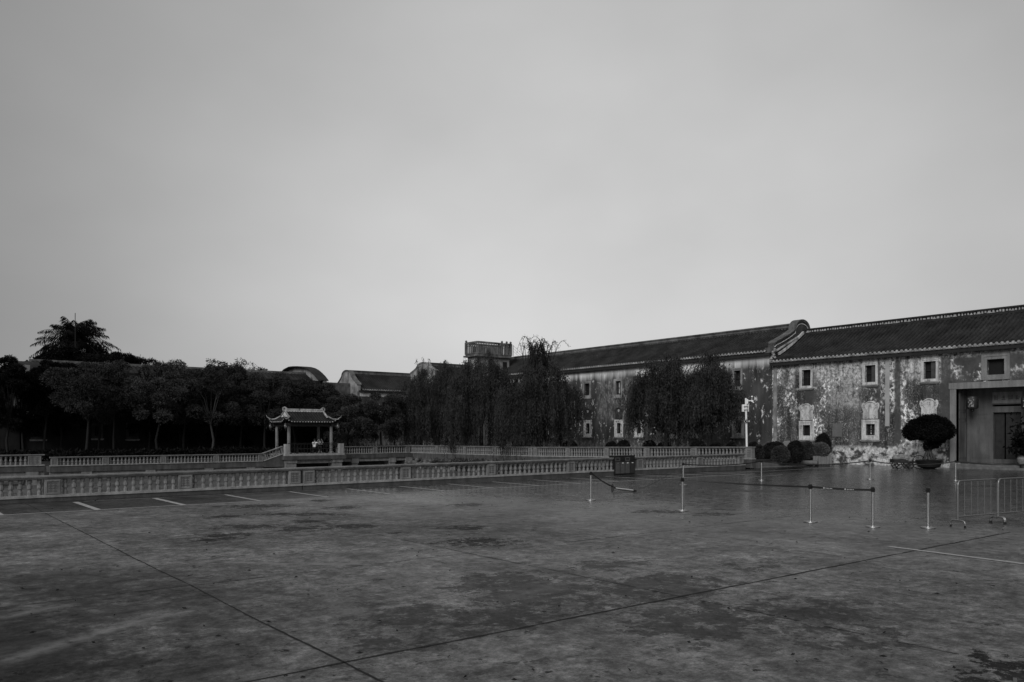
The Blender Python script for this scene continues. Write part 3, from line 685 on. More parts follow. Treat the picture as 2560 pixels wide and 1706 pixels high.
        q.add([put(cu + r_ * math.cos(2 * PI * i / 12), c0 + .72 * h_ + r_ * math.sin(2 * PI * i / 12), -.07) for i in range(12)] + [put(cu + r_ * math.cos(2 * PI * i / 12), c0 + .72 * h_ + r_ * math.sin(2 * PI * i / 12), -.04) for i in range(12)],
              [tuple(range(12))] + [(i, (i + 1) % 12, 12 + (i + 1) % 12, 12 + i) for i in range(12)])
        ro = q.build('rosette', M['trim'], wo)
        q = MB()
        for i in range(4):
            t = PI / 4 + PI / 2 * i; uu, vv = cu + r_ * .5 * math.cos(t), c0 + .72 * h_ + r_ * .5 * math.sin(t); s2 = r_ * .24
            q.add([put(uu - s2, vv, -.074), put(uu, vv - s2, -.074), put(uu + s2, vv, -.074), put(uu, vv + s2, -.074)], [(0, 1, 2, 3)])
        q.build('rosette', M['darkwood'], wo)
    return wo
XF = 52.0
putR = lambda u, z, d: (XF + d, u, z)
def rectR(x0, x1, y0, y1):       # photo rectangle on the facade -> (ymin,ymax,zmin,zmax)
    a, zt = onX(x0, y0, XF); b_, zt2 = onX(x1, y0, XF); c, zb_ = onX((x0 + x1) / 2, y1, XF); d, zt = onX((x0 + x1) / 2, y0, XF)
    return (min(a, b_), max(a, b_), zb_, zt)
YG = 34.55
# ---- right building: peeling facade, portal
rb = empty('long_house', (XF, 22, 0), 'long two storey house at the right with peeling limewash, dark tiled roof and stone portal', 'house')
rb.location = (0, 0, 0)
W1 = [rectR(2005, 2027, 925, 965), rectR(2163, 2189, 913.6, 955.7), rectR(2309.6, 2340, 904, 947.5), rectR(2468, 2511.5, 898, 937)]
W2 = [rectR(2008, 2026, 1063, 1089.6), rectR(2165.7, 2187.7, 1060.5, 1088.6), rectR(2312, 2334, 1057, 1087)]
PY0, _ = onX(2391, 1000, XF); PTOP = 4.86        # portal opening
portal_open = (13.6, PY0, .30, PTOP)
b = MB(); hole_wall(b, (4, YG), (-.3, 7.3), W1 + W2 + [portal_open], putR, .30)
b.build('wall', M['peel'], rb)
MB().box(XF + .62, XF + .68, 4, YG, -.3, 7.2).build('inner_lining', M['void'], rb) if False else None
for i, h in enumerate(W1):
    window(rb, putR, *h, kind='upper', panes=(2, 2) if i < 3 else (1, 1), fr=.17 if i < 3 else .30, light=[(.1, .38, .15, .45), (.62, .9, .5, .9)] if False else ([(0.02, .13, .25, 1)] if i == 3 else None), mt='trim' if i < 3 else 'portal', sill=i < 3, depth=.30)
for i, h in enumerate(W2):
    _, c0 = onX(2100, 1048, XF); 
    window(rb, putR, *h, kind='lower', fr=.30, crest=(h[3] + .36, 1.18), light=[(.08, .36, .05, .42), (.08, .36, .55, .95), (.62, .78, .10, .42), (.62, .78, .55, .95)] if i == 1 else None, panes=(4, 3) if i == 1 else (2, 1), hood=False, depth=.30)
for i in range(2):   # shutter leaves in the two open upper windows
    h = W1[i + 1]; q = MB(); u0, u1 = (h[0] + .03, h[0] + (h[1] - h[0]) * .46)
    q.box(XF + .10, XF + .13, u0, u1, h[2] + .03, h[3] - .03); q.box(XF + .085, XF + .10, u0 + .06, u1 - .06, h[2] + .12, (h[2] + h[3]) / 2 - .04); q.box(XF + .085, XF + .10, u0 + .06, u1 - .06, (h[2] + h[3]) / 2 + .04, h[3] - .12)
    q.build('shutter', mat('grey_shutter%d' % i, .06, .7, .2, 4), rb)
# bricked-up opening, pale strip pilaster, corner strip
h = rectR(2081.5, 2105, 1059, 1092); MB().box(XF - .02, XF + .02, h[0], h[1], h[2], h[3]).build('blocked_window', mat('flat_render', .13, .9, .15, 3), rb)
h = rectR(2213.5, 2224, 893, 1066); MB().box(XF - .035, XF + .02, h[0], h[1], h[2], 7.02).build('pilaster', M['trim_old'] if False else mat('pale_pilaster', .36, .85, .2, 1.4), rb)
q = MB(); q.box(XF - .05, XF + .02, YG - .40, YG - .12, -.3, 7.15); 
q.build('pilaster', M['trim_old'], rb)
prof1 = roof_profile(XF - .45, 56.0, 7.42, 9.75, 8, .16)
putX = lambda h, w_, z: (h, w_, z)
tiled_roof(rb, prof1, 4, YG - .25, putX, .292, back=(60.4, 7.4))
MB().box(XF - .38, XF - .30, 4, YG - .02, 7.10, 7.36).box(XF - .30, XF, 4, YG - .02, 7.14, 7.33).build('fascia', M['fascia'], rb)
MB().box(XF - .44, XF - .385, 4, YG - .02, 7.335, 7.385).build('eave_fillet', M['tile_end'], rb)
q = MB(); q.box(55.85, 56.15, 4, YG - .3, 9.70, 9.86); q.box(55.87, 56.13, 4, YG - .3, 9.86, 10.06); q.box(55.78, 56.22, 4, YG - .3, 10.06, 10.16)
q.build('ridge', M['fascia'], rb)
q = MB(); y = 4.0; rn = random.Random(8)
while y < YG - .6:
    wdd = rn.choice((.10, .10, .16, .07)); q.box(55.83, 55.87, y, y + wdd, 9.87 + rn.uniform(0, .03), 10.04 - rn.uniform(0, .05))
    if rn.random() < .3: q.box(55.825, 55.868, y - .05, y + wdd + .06, 9.87, 9.91)
    y += wdd + rn.uniform(.07, .13)
q.build('ridge_ornament', mat('pale_ridge_carving', .34, .8, .4, 3), rb)
# portal
q = MB(); jb = .30
q.box(XF - .06, XF + .25, PY0, PY0 + .36, .0, 4.86); q.box(XF - .08, XF + .25, 13.0, PY0 + .42, 4.862, 5.24)
q.build('door_surround', M['portal'], rb)
D_ = 1.5; q = MB()
q.add([(XF + .25, PY0, .3), (XF + D_, PY0, .3), (XF + D_, PY0, 4.86), (XF + .25, PY0, 4.86)], [(0, 1, 2, 3)])
q.add([(XF + .02, PY0, 4.858), (XF + D_, PY0, 4.858), (XF + D_, 13.6, 4.858), (XF + .02, 13.6, 4.858)], [(0, 1, 2, 3)])
q.add([(XF + .25, 13.6, .3), (XF + D_, 13.6, .3), (XF + D_, 13.6, 4.86), (XF + .25, 13.6, 4.86)], [(0, 3, 2, 1)])
XB = XF + D_
def rectB(x0, x1, y0, y1):
    a, _ = onX(x0, y0, XB); b_, _ = onX(x1, y0, XB); _, z0 = onX((x0 + x1) / 2, y1, XB); _, z1 = onX((x0 + x1) / 2, y0, XB); return (min(a, b_), max(a, b_), z0, z1)
dr = rectB(2483, 2553, 1031, 1149); gap = rectB(2481, 2556, 1011, 1016)
putB = lambda u, z, d: (XB + d, u, z)
hole_wall(q, (13.6, PY0), (.3, 4.86), [dr, gap], putB, .45)
q.build('porch_wall', M['recess'], rb)
q = MB()
for (y0, y1, z0, z1) in ((PY0 - 1.30, PY0 - .28, 3.3, 4.5), (PY0 - 1.30, PY0 - .28, .6, 3.1)):
    for (a, b_, c, d) in ((y0, y1, z0, z0 + .06), (y0, y1, z1 - .06, z1), (y0, y0 + .06, z0 + .06, z1 - .06), (y1 - .06, y1, z0 + .06, z1 - .06)): q.box(XB - .018, XB + .01, a, b_, c, d)
for (a, b_, c, d) in ((PY0 - .03, PY0 + .01, .6, 2.95), ): pass
for (x0, x1, z0, z1) in ((XF + .4, XF + 1.3, 3.05, 3.5), (XF + .4, XF + 1.3, .6, 2.9), (XF + .4, XF + 1.3, 3.6, 4.6)):
    for (a, b_, c, d) in ((x0, x1, z0, z0 + .05), (x0, x1, z1 - .05, z1), (x0, x0 + .05, z0 + .05, z1 - .05), (x1 - .05, x1, z0 + .05, z1 - .05)): q.box(a, b_, PY0 - .022, PY0 + .01, c, d)
q.box(XB - .05, XB + .02, PY0 - .20, PY0 - .02, .35, 4.8)
q.build('panel_moulding', M['recess'], rb)
pl = rectB(2481, 2556, 980, 1010)
q = MB(); q.box(XB - .03, XB + .01, pl[0], pl[1], pl[2] + .05, pl[3]); pq = q.build('name_plaque', M['portal'], rb)
q = MB(); rn = random.Random(21)
for k in range(4):
    cy = pl[1] - (pl[1] - pl[0]) * (.14 + .24 * k); cz = (pl[2] + pl[3]) / 2 + .02; hh = (pl[3] - pl[2]) * .27; ww = .13
    for s_ in range(7):
        hor = s_ % 2; a = rn.uniform(-.9, .7); 
        if hor: q.box(XB - .036, XB - .029, cy - ww * rn.uniform(.4, 1), cy + ww * rn.uniform(.4, 1), cz + hh * a, cz + hh * a + .028)
        else: q.box(XB - .036, XB - .029, cy + ww * a, cy + ww * a + .026, cz - hh * rn.uniform(.2, 1), cz + hh * rn.uniform(.2, 1))
q.build('carved_characters', mat('carved_marks', .10, .9, .2, 6), pq)
# doors and hall behind
q = MB(); q.box(XB + .20, XB + .26, dr[1] - .55, dr[1] - .03, dr[2], dr[3] - .02); q.box(XB + .20, XB + .26, dr[0] + .03, dr[0] + .9, dr[2], dr[3] - .02)
for (a, b_) in ((dr[1] - .50, dr[1] - .08), (dr[0] + .10, dr[0] + .82)):
    for (c, d) in ((.8, 1.5), (1.62, 2.9)): q.box(XB + .18, XB + .20, a, b_, c, d)
q.build('door', M['darkwood'], rb)
q = MB(); q.add([(XB + 3.2, dr[0] - 3, .3), (XB + 3.2, dr[1] + 3, .3), (XB + 3.2, dr[1] + 3, 4.4), (XB + 3.2, dr[0] - 3, 4.4)], [(0, 1, 2, 3)]); q.add([(XB + .45, dr[0] - 3, 4.4), (XB + 3.2, dr[0] - 3, 4.4), (XB + 3.2, dr[1] + 3, 4.4), (XB + .45, dr[1] + 3, 4.4)], [(0, 1, 2, 3)])
q.add([(XB + .45, dr[1] + 3, .3), (XB + 3.2, dr[1] + 3, .3), (XB + 3.2, dr[1] + 3, 4.4), (XB + .45, dr[1] + 3, 4.4)], [(0, 1, 2, 3)]); q.add([(XB + .45, dr[0] - 3, .3), (XB + 3.2, dr[0] - 3, .3), (XB + 3.2, dr[0] - 3, 4.4), (XB + .45, dr[0] - 3, 4.4)], [(0, 1, 2, 3)])
q.build('hall_interior', M['void'], rb)
q = MB(); h = rectB(2506, 2518, 1033, 1097); q.box(XB + 1.0, XB + 1.06, h[0], h[1], h[2], h[3] + .3); h = rectB(2506, 2530, 1128, 1150); q.box(XB + 1.0, XB + 1.07, h[0], h[1], h[2], h[3])
q.build('lit_hall_strip', mat('pale_lit_strip', .5, .8, .2, 1), rb)  # pale slabs stand in for the lit strip seen inside the hall
q = MB(); q.box(XF - .35, XF + D_ + 4, 13, PY0 + .2, .0, .28); q.box(XF - .75, XF - .352, 12.5, PY0 + .1, .0, .13); q.build('doorstep', M['kerb'], rb)
# ---- centre long building
cb = empty('long_house', (0, 0, 0), 'long two storey house behind the willows with smooth stained walls and taller tiled roof', 'house')
YE = 79.0
U2 = [rectR(1461, 1474, 959, 989), rectR(1539.5, 1552.4, 953, 987), rectR(1836, 1851, 927, 966), rectR(1605, 1617, 950, 984), rectR(1700, 1713, 942, 978), rectR(1385, 1397, 966, 993)]
L2 = [rectR(1465.5, 1474.5, 1058.7, 1084.5), rectR(1543, 1552, 1058, 1084), rectR(1592.5, 1603, 1058, 1084), rectR(1673, 1686, 1058, 1085), rectR(1735.7, 1748, 1054.6, 1083), rectR(1839, 1853.6, 1051, 1083), rectR(1383, 1391, 1062, 1086)]
b = MB(); hole_wall(b, (YG, YE), (-.3, 8.1), U2 + L2, putR, .3)
b.add([(XF, YE, -.3), (60, YE, -.3), (60, YE, 8.1), (XF, YE, 8.1)], [(0, 1, 2, 3)])
b.build('wall', M['smooth'], cb)
for i, h in enumerate(U2): window(cb, putR, *h, kind='upper', fr=.20, mt='trim_old', hood=False, panes=(2, 2), depth=.3, light=[(.3, .42, .1, .9), (.55, .8, .1, .9)] if i == 1 else None)
for i, h in enumerate(L2):
    window(cb, putR, *h, kind='lower', fr=.30, mt='trim' if i in (0, 1, 2) else 'trim_old', crest=(h[3] + .36, 1.05) if i < 3 else None, cm='trim_dark', hood=False, panes=(3, 2) if i in (1, 3, 4) else (2, 1), depth=.3,
           light={0: [(.35, .5, .1, .9)], 1: [(.12, .38, .05, .45), (.12, .38, .55, .95), (.6, .8, .05, .95)], 4: [(.1, .25, .1, .9), (.45, .55, .1, .9), (.75, .85, .1, .9)], 3: [(.3, .6, .2, .8)]}.get(i))
prof2 = roof_profile(XF - .45, 56.0, 8.22, 10.35, 8, .14)
tiled_roof(cb, prof2, YG + .2, YE, putX, .292, back=(60.4, 8.0))
MB().box(XF - .38, XF - .30, YG, YE, 7.90, 8.16).box(XF - .30, XF, YG, YE, 7.94, 8.13).build('fascia', M['fascia'], cb)
q = MB(); q.box(55.82, 56.18, YG + .3, YE, 10.30, 10.62); q.box(55.74, 56.26, YG + .3, YE, 10.622, 10.72); q.box(55.76, 56.24, YG + .3, YE, 10.40, 10.45); q.build('ridge', M['coping'], cb)
def wok_gable(root, Xe, Xr, z_eave, z_ridge, w0, w1, axis='y', sgn=1, hump=.95, rise=.35, half_back=True, base=None, mcap='coping', mwall='trim_old', wall_to=None):
    """curved 'wok ear' gable: profile from the eave end Xe up to the round top over Xr. w0..w1 thickness along the ridge axis"""
    s = 1 if Xr > Xe else -1; Lh = abs(Xr - Xe)
    side = []
    f = lambda t, zz: (Xe + s * Lh * t, zz)
    hr = hump / Lh
    zz_ = lambda v: z_eave + (z_ridge - z_eave) * v
    z_sh = zz_(.80); e_ = 1 - hr
    side = [f(e_ * .04, zz_(.25)), f(e_ * .12, zz_(.32)), f(e_ * .30, zz_(.40)), f(e_ * .52, zz_(.51)), f(e_ * .70, zz_(.61)), f(e_ * .86, zz_(.71)), f(e_ * .96, zz_(.78))]
    top = []
    for i in range(0, 13):
        a = PI - PI * i / 12; top.append((Xr + s * hump * math.cos(a), z_sh + (z_ridge + rise - z_sh) * math.sin(a) ** .9))
    back = [(2 * Xr - x_, z_) for (x_, z_) in reversed(side)]
    prof = side + top + (back if half_back else [])
    zb_ = base if base is not None else z_eave - 1.0
    poly = [(prof[0][0], zb_)] + prof + [(prof[-1][0], zb_)]
    q = MB(); q.prism(poly, w0, w1, axis); q.build('gable', M[mwall], root)
    c = MB(); c.band(prof, w0 - .06, w1 + .06, .10, axis); c.band([(x_, z_ + .10) for x_, z_ in prof], w0 - .11, w1 + .11, .05, axis)
    c.build('gable_coping', M[mcap], root)
    return prof
pr = wok_gable(cb, XF + .1, 55.9, 8.2, 10.45, YG - .05, YG + .40, hump=.95, rise=.34, base=7.2, mcap='coping', mwall='trim_dark')
# white moulding line on the near face of the gable and flashing band along the lower roof
q = MB(); q.band([(x_, z_ - .22) for x_, z_ in pr[:20]], YG - .09, YG - .045, .05, 'y'); q.build('gable_moulding', M['trim'], cb)
q = MB(); fl = [(prof1[i][0], prof1[i][1] + .10) for i in range(2, len(prof1))]; q.band(fl, YG - .20, YG - .06, .18, 'y'); q.build('flashing', M['trim'], rb)
q = MB(); rn = random.Random(2)
for i in range(26):
    t = i / 25; x_ = XF + .1 + t * 2.9; z_ = 8.15 + t * 1.25; q.lathe([(.05, 0), (.09, .05), (.08, .13), (.03, .18)], 6, (x_, YG - .14, z_ - .05))
for i in range(9): q.lathe([(.06, 0), (.12, .06), (.10, .16), (.04, .2)], 6, (XF - .25 + rn.uniform(-.1, .3), YG - .12 - rn.uniform(0, .15), 7.45 + i * .1))
q.build('gable_ornament', M['trim_old'], cb)
q = MB(); q.box(XF - .4, XF + .25, YG - .06, YG + .36, 8.1, 8.5); q.box(XF - .1, XF + 1.3, YG - .02, YG + .3, 8.5, 8.72); q.build('gable_foot', M['coping'], cb)
# ---- terrace tower behind
tw = empty('watch_tower', (0, 0, 0), 'square tower with an open railed roof terrace rising above the willows', 'tower')
x0, x1, y0, y1 = 49.8, 54.3, 69.0, 71.1; zt = 10.62
MB().box(x0 + .12, x1 - .1, y0 + .12, y1 - .1, -.3, zt - .32).build('tower_wall', M['trim_old'], tw)
MB().box(x0 - .25, x1 + .35, y0 - .2, y1 + .2, zt - .30, zt - .12).box(x0 - .05, x1 + .1, y0 - .05, y1 + .08, zt - .118, zt).build('terrace_slab', M['coping'], tw)
q = MB(); q.box(x1 - 1.0, x1 - .45, y0 + .08, y0 + .12, 9.0, 9.9); q.build('tower_window', M['void'], tw)
def railing(p, q_, n, name='railing'):
    (ax, ay), (bx, by) = p, q_; L = math.hypot(bx - ax, by - ay); ux, uy = (bx - ax) / L, (by - ay) / L; m = MB()
    def seg(t0, t1, z0, z1, w_=.07):
        nx, ny = -uy * w_, ux * w_; P = [(ax + ux * t + k * nx, ay + uy * t + k * ny, z) for z in (z0, z1) for (t, k) in ((t0, -1), (t1, -1), (t1, 1), (t0, 1))]
        m.add(P, [(0, 3, 2, 1), (4, 5, 6, 7), (0, 1, 5, 4), (1, 2, 6, 5), (2, 3, 7, 6), (3, 0, 4, 7)])
    seg(0, L, zt + 1.13, zt + 1.33, .10); seg(0, L, zt + .93, zt + 1.0); seg(0, L, zt, zt + .12, .09)
    for i in range(n):
        t = L * (i + .5) / n; seg(t - .075, t + .075, zt + .12, zt + .93, .04)
        if i % 1 == 0: seg(t - .035, t + .035, zt + 1.0, zt + 1.18, .03)
    return m.build(name, M['coping'], tw)
railing((x0, y0), (x1 - 1.2, y0), 15); railing((x0, y0), (x0, y1), 6); railing((x0, y1), (x1, y1), 17); railing((x1, y0 + .1), (x1, y1), 5); railing((x1 - .9, y0), (x1, y0), 3)
for (px_, py_) in ((x1 - 1.2, y0), (x0, y1), (x1, y0), (x1 - .55, y0), (x1, y1)):
    MB().box(px_ - .12, px_ + .12, py_ - .12, py_ + .12, zt, zt + 1.32).lathe([(.05, 0), (.13, .08), (.13, .15), (.05, .24)], 8, (px_, py_, zt + 1.32)).build('terrace_post', M['coping'], tw)
mp_ = empty('wire_mast', (x1 + .35, y0, zt), 'thin metal mast with slack wires beside the tower terrace', 'mast')
MB().tube([(0, 0, 0), (0, 0, 1.2)], .04, 6).build('pole', M['galv'], mp_)
q = MB()
for k in range(3): q.tube([(0, 0, 1.15 - .3 * k), (1.2, -.2, .25 - .3 * k), (3.0, -.5, -.9 - .3 * k)], .012, 4)
q.build('wire', M['rubber'], mp_)
# ---- back wing roofs
def wing(label, x0, x1, ye, yr, ze, zr, gable=True, wall='smooth', mcap='coping', ridge_h=.30, band=True, hump=.7):
    r = empty('back_house', (0, 0, 0), label, 'house'); sgn = 1
    putY = lambda h, w_, z: (w_, h, z)
    b = MB(); b.box(x0 + .02, x1, ye + .05, 2 * yr - ye, -.3, ze - .1); b.build('wall', M[wall], r)
    if band: MB().box(x0 + .1, x1, ye + .01, ye + .045, ze - .75, ze - .15).build('frieze_band', M['trim'], r)
    tiled_roof(r, roof_profile(ye - .35, yr, ze, zr, 6, .12), x0 + .2, x1, putY, .30, back=(2 * yr - ye, ze), rr=.08)
    MB().box(x0, x1, ye - .30, ye + .05, ze - .24, ze - .06).build('fascia', M['fascia'], r)
    MB().box(x0 + .3, x1, yr - .15, yr + .15, zr - .05, zr + ridge_h).box(x0 + .3, x1, yr - .22, yr + .22, zr + ridge_h, zr + ridge_h + .08).build('ridge', M['coping'], r)
    if gable: wok_gable(r, ye, yr, ze, zr, x0 - .15, x0 + .25, axis='x', hump=hump, rise=.24, base=ze - 1.2, mcap=mcap, mwall='trim_old')
    return r
wing('tiled house with a curved gable beside the pavilion trees, right of the low wall', 43.6, 57.0, 84.0, 86.9, 7.15, 9.25, hump=1.15)
wing('smaller tiled roof with curved white gable showing above the willow left of the tower', 51.7, 62, 79.9, 82.8, 9.1, 10.35, mcap='trim_old', hump=1.2)
MB_ = MB(); MB_.box(38.9, 43.6, 85.9, 86.2, -.3, 8.0); tagk(MB_.build('courtyard_wall', M['coping']), 'low dark wall closing the gap between the two back houses', 'wall')
# ---- left building
lb = empty('courtyard_house', (0, 0, 0), 'old house behind the dark trees at the left with framed windows and long tiled ridge', 'house')
YL = 84.0; XL0, XL1 = 10.0, 39.1
def rectL(x0, x1, y0, y1):
    a, _ = onY(x0, y0, YL); b_, _ = onY(x1, y0, YL); _, z0 = onY((x0 + x1) / 2, y1, YL); _, z1 = onY((x0 + x1) / 2, y0, YL); return (min(a, b_), max(a, b_), z0, z1)
putL = lambda u, z, d: (u, YL + d, z)
WL = [rectL(85, 107, 1066, 1092), rectL(322, 340, 1064, 1092), rectL(237, 250, 1066, 1090), rectL(321, 339, 988, 1008), rectL(60, 75, 938, 954)]
M['oldwall'] = mat('shade_dark_wall', spec=.15, fn=f_stone(.008, .028, .7))  # near-black base: the shade under the trees is put into the wall colour
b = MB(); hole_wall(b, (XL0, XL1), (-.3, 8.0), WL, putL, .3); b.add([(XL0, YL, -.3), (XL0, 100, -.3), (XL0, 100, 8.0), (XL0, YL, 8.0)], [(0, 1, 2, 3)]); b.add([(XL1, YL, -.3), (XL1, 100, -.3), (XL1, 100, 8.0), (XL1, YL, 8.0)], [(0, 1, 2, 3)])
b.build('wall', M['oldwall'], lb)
for h in WL: window(lb, putL, *h, kind='lower', fr=.26, mt='trim_dark', hood=False, sill=True, depth=.3)
putYL = lambda h, w_, z: (w_, h, z)
tiled_roof(lb, roof_profile(YL - .3, 88.6, 7.15, 9.0, 6, .1), XL0 + .6, XL1, putYL, .42, back=(94, 7.2), ends=False, rr=.13)
MB().box(XL0 + 1, XL1, 88.4, 88.8, 8.95, 9.22).build('ridge', M['coping'], lb)
arch = [(83.7, 8.0), (84.5, 8.5), (85.4, 8.95), (86.3, 9.32), (87.2, 9.58), (88.3, 9.78), (89.5, 9.9), (90.8, 9.98), (92, 10.0), (93.5, 9.8), (95.5, 9.1), (97, 8.2)]
q = MB(); q.prism([(83.7, 6.8)] + arch + [(97, 6.8)], XL1 - .1, XL1 + .3, 'x'); q.build('gable', M['trim_old'], lb)
q = MB(); q.band(arch, XL1 - .75, XL1 + .5, .10, 'x'); q.build('gable_coping', M['tile'], lb)
q = MB(); q.prism([(83.9, 6.8)] + [(y_, z_ - .95) for y_, z_ in arch] + [(97, 6.8)], XL0 + .3, XL0 + .7, 'x'); q.build('gable', M['coping'], lb)
q = MB(); q.band([(y_, z_ - .95) for y_, z_ in arch], XL0 + .0, XL0 + 1.9, .10, 'x'); q.build('gable_coping', M['tile'], lb)
q = MB(); h = rectL(53, 74, 913, 960); q.box(h[0], h[1], YL - .25, YL - .02, h[3] - 1.0, h[3]); q.build('parapet', mat('pale_parapet', .22, .85, .3, 1.5), lb)
a = onY(52, 1000, 83)
sw = empty('side_house', (0, 0, 0), 'shadowed side wall of a house overgrown with vines at the left edge', 'house')
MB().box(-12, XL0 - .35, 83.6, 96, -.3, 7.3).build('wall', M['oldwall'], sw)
MB().box(XL0 - .9, XL0 - .36, 83.45, 83.58, 2.4, 6.0).build('render_patch', mat('pale_side_render', .10, .9, .5, 1.5), sw)
mst = empty('lightning_rod', (14.0, 88, 9), 'thin vertical rod standing behind the palm tree', 'rod')
X_, Z_ = onY(188, 783, 96); mst.location = (X_, 96, 0); MB().tube([(0, 0, 0), (0, 0, Z_)], .035, 5).build('rod', M['rubber'], mst)
X_, Z_ = onY(36, 902, 83); m2 = empty('lightning_rod', (X_, 83.0, 0), 'short thin rod above the vines on the left side wall', 'rod'); MB().tube([(0, 0, 3), (0, 0, Z_)], .035, 5).build('rod', M['galv'], m2)
X_, Z_ = onY(75, 1034, 83.9)
ac = empty('air_conditioner', (X_, 83.75, Z_), 'small pale air conditioner box on the left house wall', 'air conditioner')
MB().box(-.30, .30, -.15, .15, -.18, .18).build('case', M['white'], ac); MB().lathe([(.13, 0), (.13, .02)], 12).build('fan_grille', M['rubber'], ac).rotation_euler = (R(90), 0, 0)
ac.children[-1].location = (-.05, -.15, 0)
# ------------------------------------------------------------------ pavilion
pv = empty('pavilion', (29.9, 68.2, 0), 'small open Chinese pavilion with upswept tiled roof on four columns over the pond', 'pavilion')
FZ = .30
MB().box(-2.6, 3.0, -2.0, 2.0, FZ - .16, FZ).build('platform', M['granite_light'], pv)
MB().box(-2.72, 3.12, -2.1, 2.1, FZ - .50, FZ - .162).build('platform_base', M['granite_dark'], pv)
for sx in (-2.0, 2.35):
    MB().box(sx - .45, sx + .45, -1.9, -.9, -2.0, FZ - .504).box(sx - .5, sx + .5, -1.98, -.8, FZ - .80, FZ - .506).build('pier', M['granite'], pv)
MB().box(-1.54, 1.84, -1.8, -1.5, FZ - .85, FZ - .52).build('beam', M['granite'], pv)
MB().box(-2.45, 2.9, 1.0, 1.3, -2.0, FZ - .55).build('footing_wall', M['granite_dark'], pv)
cols = [(-2.0, -1.35), (2.0, -1.35), (-2.0, 1.35), (2.0, 1.35)]
for (x_, y_) in cols:
    MB().lathe([(.20, 0), (.25, .05), (.22, .12), (.14, .22), (.155, .26)], 12, (x_, y_, FZ)).lathe([(.15, .26), (.145, 1.5), (.13, 2.42)], 12, (x_, y_, FZ)).build('column', M['granite'], pv)
zb0 = FZ + 2.42
q = MB(); q.box(-2.35, 2.35, -1.45, -1.25, zb0, zb0 + .28); q.box(-2.35, 2.35, 1.25, 1.45, zb0, zb0 + .28); q.box(-2.1, -1.9, -1.6, 1.6, zb0 + .001, zb0 + .24); q.box(1.9, 2.1, -1.6, 1.6, zb0 + .001, zb0 + .24); q.box(-2.1, 2.1, -1.4, 1.4, zb0 + .24, zb0 + .34)
q.build('tie_beam', M['darkwood'], pv)
EX, EY, EZ, RZ = 2.58, 1.80, FZ + 2.78, FZ + 3.75
def roof_z(x, y):
    # hip and gable roof, concave, corners swept up
    ty = 1 - abs(y) / EY; main = EZ + (RZ - EZ) * (ty ** 1.35)
    tx = (EX - abs(x)) / (EX - 1.75); hip = EZ + .48 * (max(tx, 0) ** 1.2) if abs(x) > 1.75 else 99
    z = min(main, hip)
    c = max(0, (abs(x) / EX - .70) / .30) * max(0, (abs(y) / EY - .62) / .38); return z + .34 * c ** 1.4
q = MB(); NX_, NY_ = 44, 32
g_ = [[(x, y, roof_z(x, y)) for y in [EY * (-1 + 2 * j / NY_) for j in range(NY_ + 1)]] for x in [EX * (-1 + 2 * i / NX_) for i in range(NX_ + 1)]]
flat = [p for r_ in g_ for p in r_]; W_ = NY_ + 1
q.add(flat, [(i * W_ + j, (i + 1) * W_ + j, (i + 1) * W_ + j + 1, i * W_ + j + 1) for i in range(NX_) for j in range(NY_)])
q.add([(x, y, z - .07) for x, y, z in flat], [(i * W_ + j, (i + 1) * W_ + j, (i + 1) * W_ + j + 1, i * W_ + j + 1) for i in range(NX_) for j in range(NY_)])
for k in range(20):        # barrel tiles running down front and back
    x = -EX + .14 + k * (2 * EX - .28) / 19
    for s in (-1, 1):
        pts = [(x, s * EY * t, roof_z(x, s * EY * t) + .035) for t in [1, .86, .72, .58, .44, .3, .16, .04] if roof_z(x, s * EY * t) > EZ - .2 and (abs(x) <= 1.75 or t > .4)]
        if len(pts) > 1: q.tube(pts, .058, 6)
for k in range(13):
    y = -EY + .2 + k * (2 * EY - .4) / 12
    for s in (-1, 1):
        pts = [(s * (EX - 1.0 * t), y, roof_z(s * (EX - 1.0 * t), y) + .035) for t in (0, .25, .5, .75, .95) if 1 - abs(y) / EY > 0.18 * t]
        if len(pts) > 1: q.tube(pts, .05, 6)
q.build('roof', M['tile'], pv)
e = MB()
for k in range(20):
    x = -EX + .14 + k * (2 * EX - .28) / 19
    for s in (-1, 1): e.lathe([(.02, 0), (.065, .03), (.065, .07), (.02, .1)], 8, (x, s * (EY + .02), roof_z(x, s * EY) - .02))
for k in range(13):
    y = -EY + .2 + k * (2 * EY - .4) / 12
    for s in (-1, 1): e.lathe([(.02, 0), (.055, .03), (.055, .07), (.02, .1)], 8, (s * (EX + .02), y, roof_z(s * EX, y) - .02))
e.build('eave_tiles', M['tile_end'], pv)
q = MB(); q.box(-1.75, 1.75, -.10, .10, RZ - .02, RZ + .18); q.box(-1.75, 1.75, -.14, .14, RZ + .18, RZ + .25); q.build('ridge', M['trim'], pv)
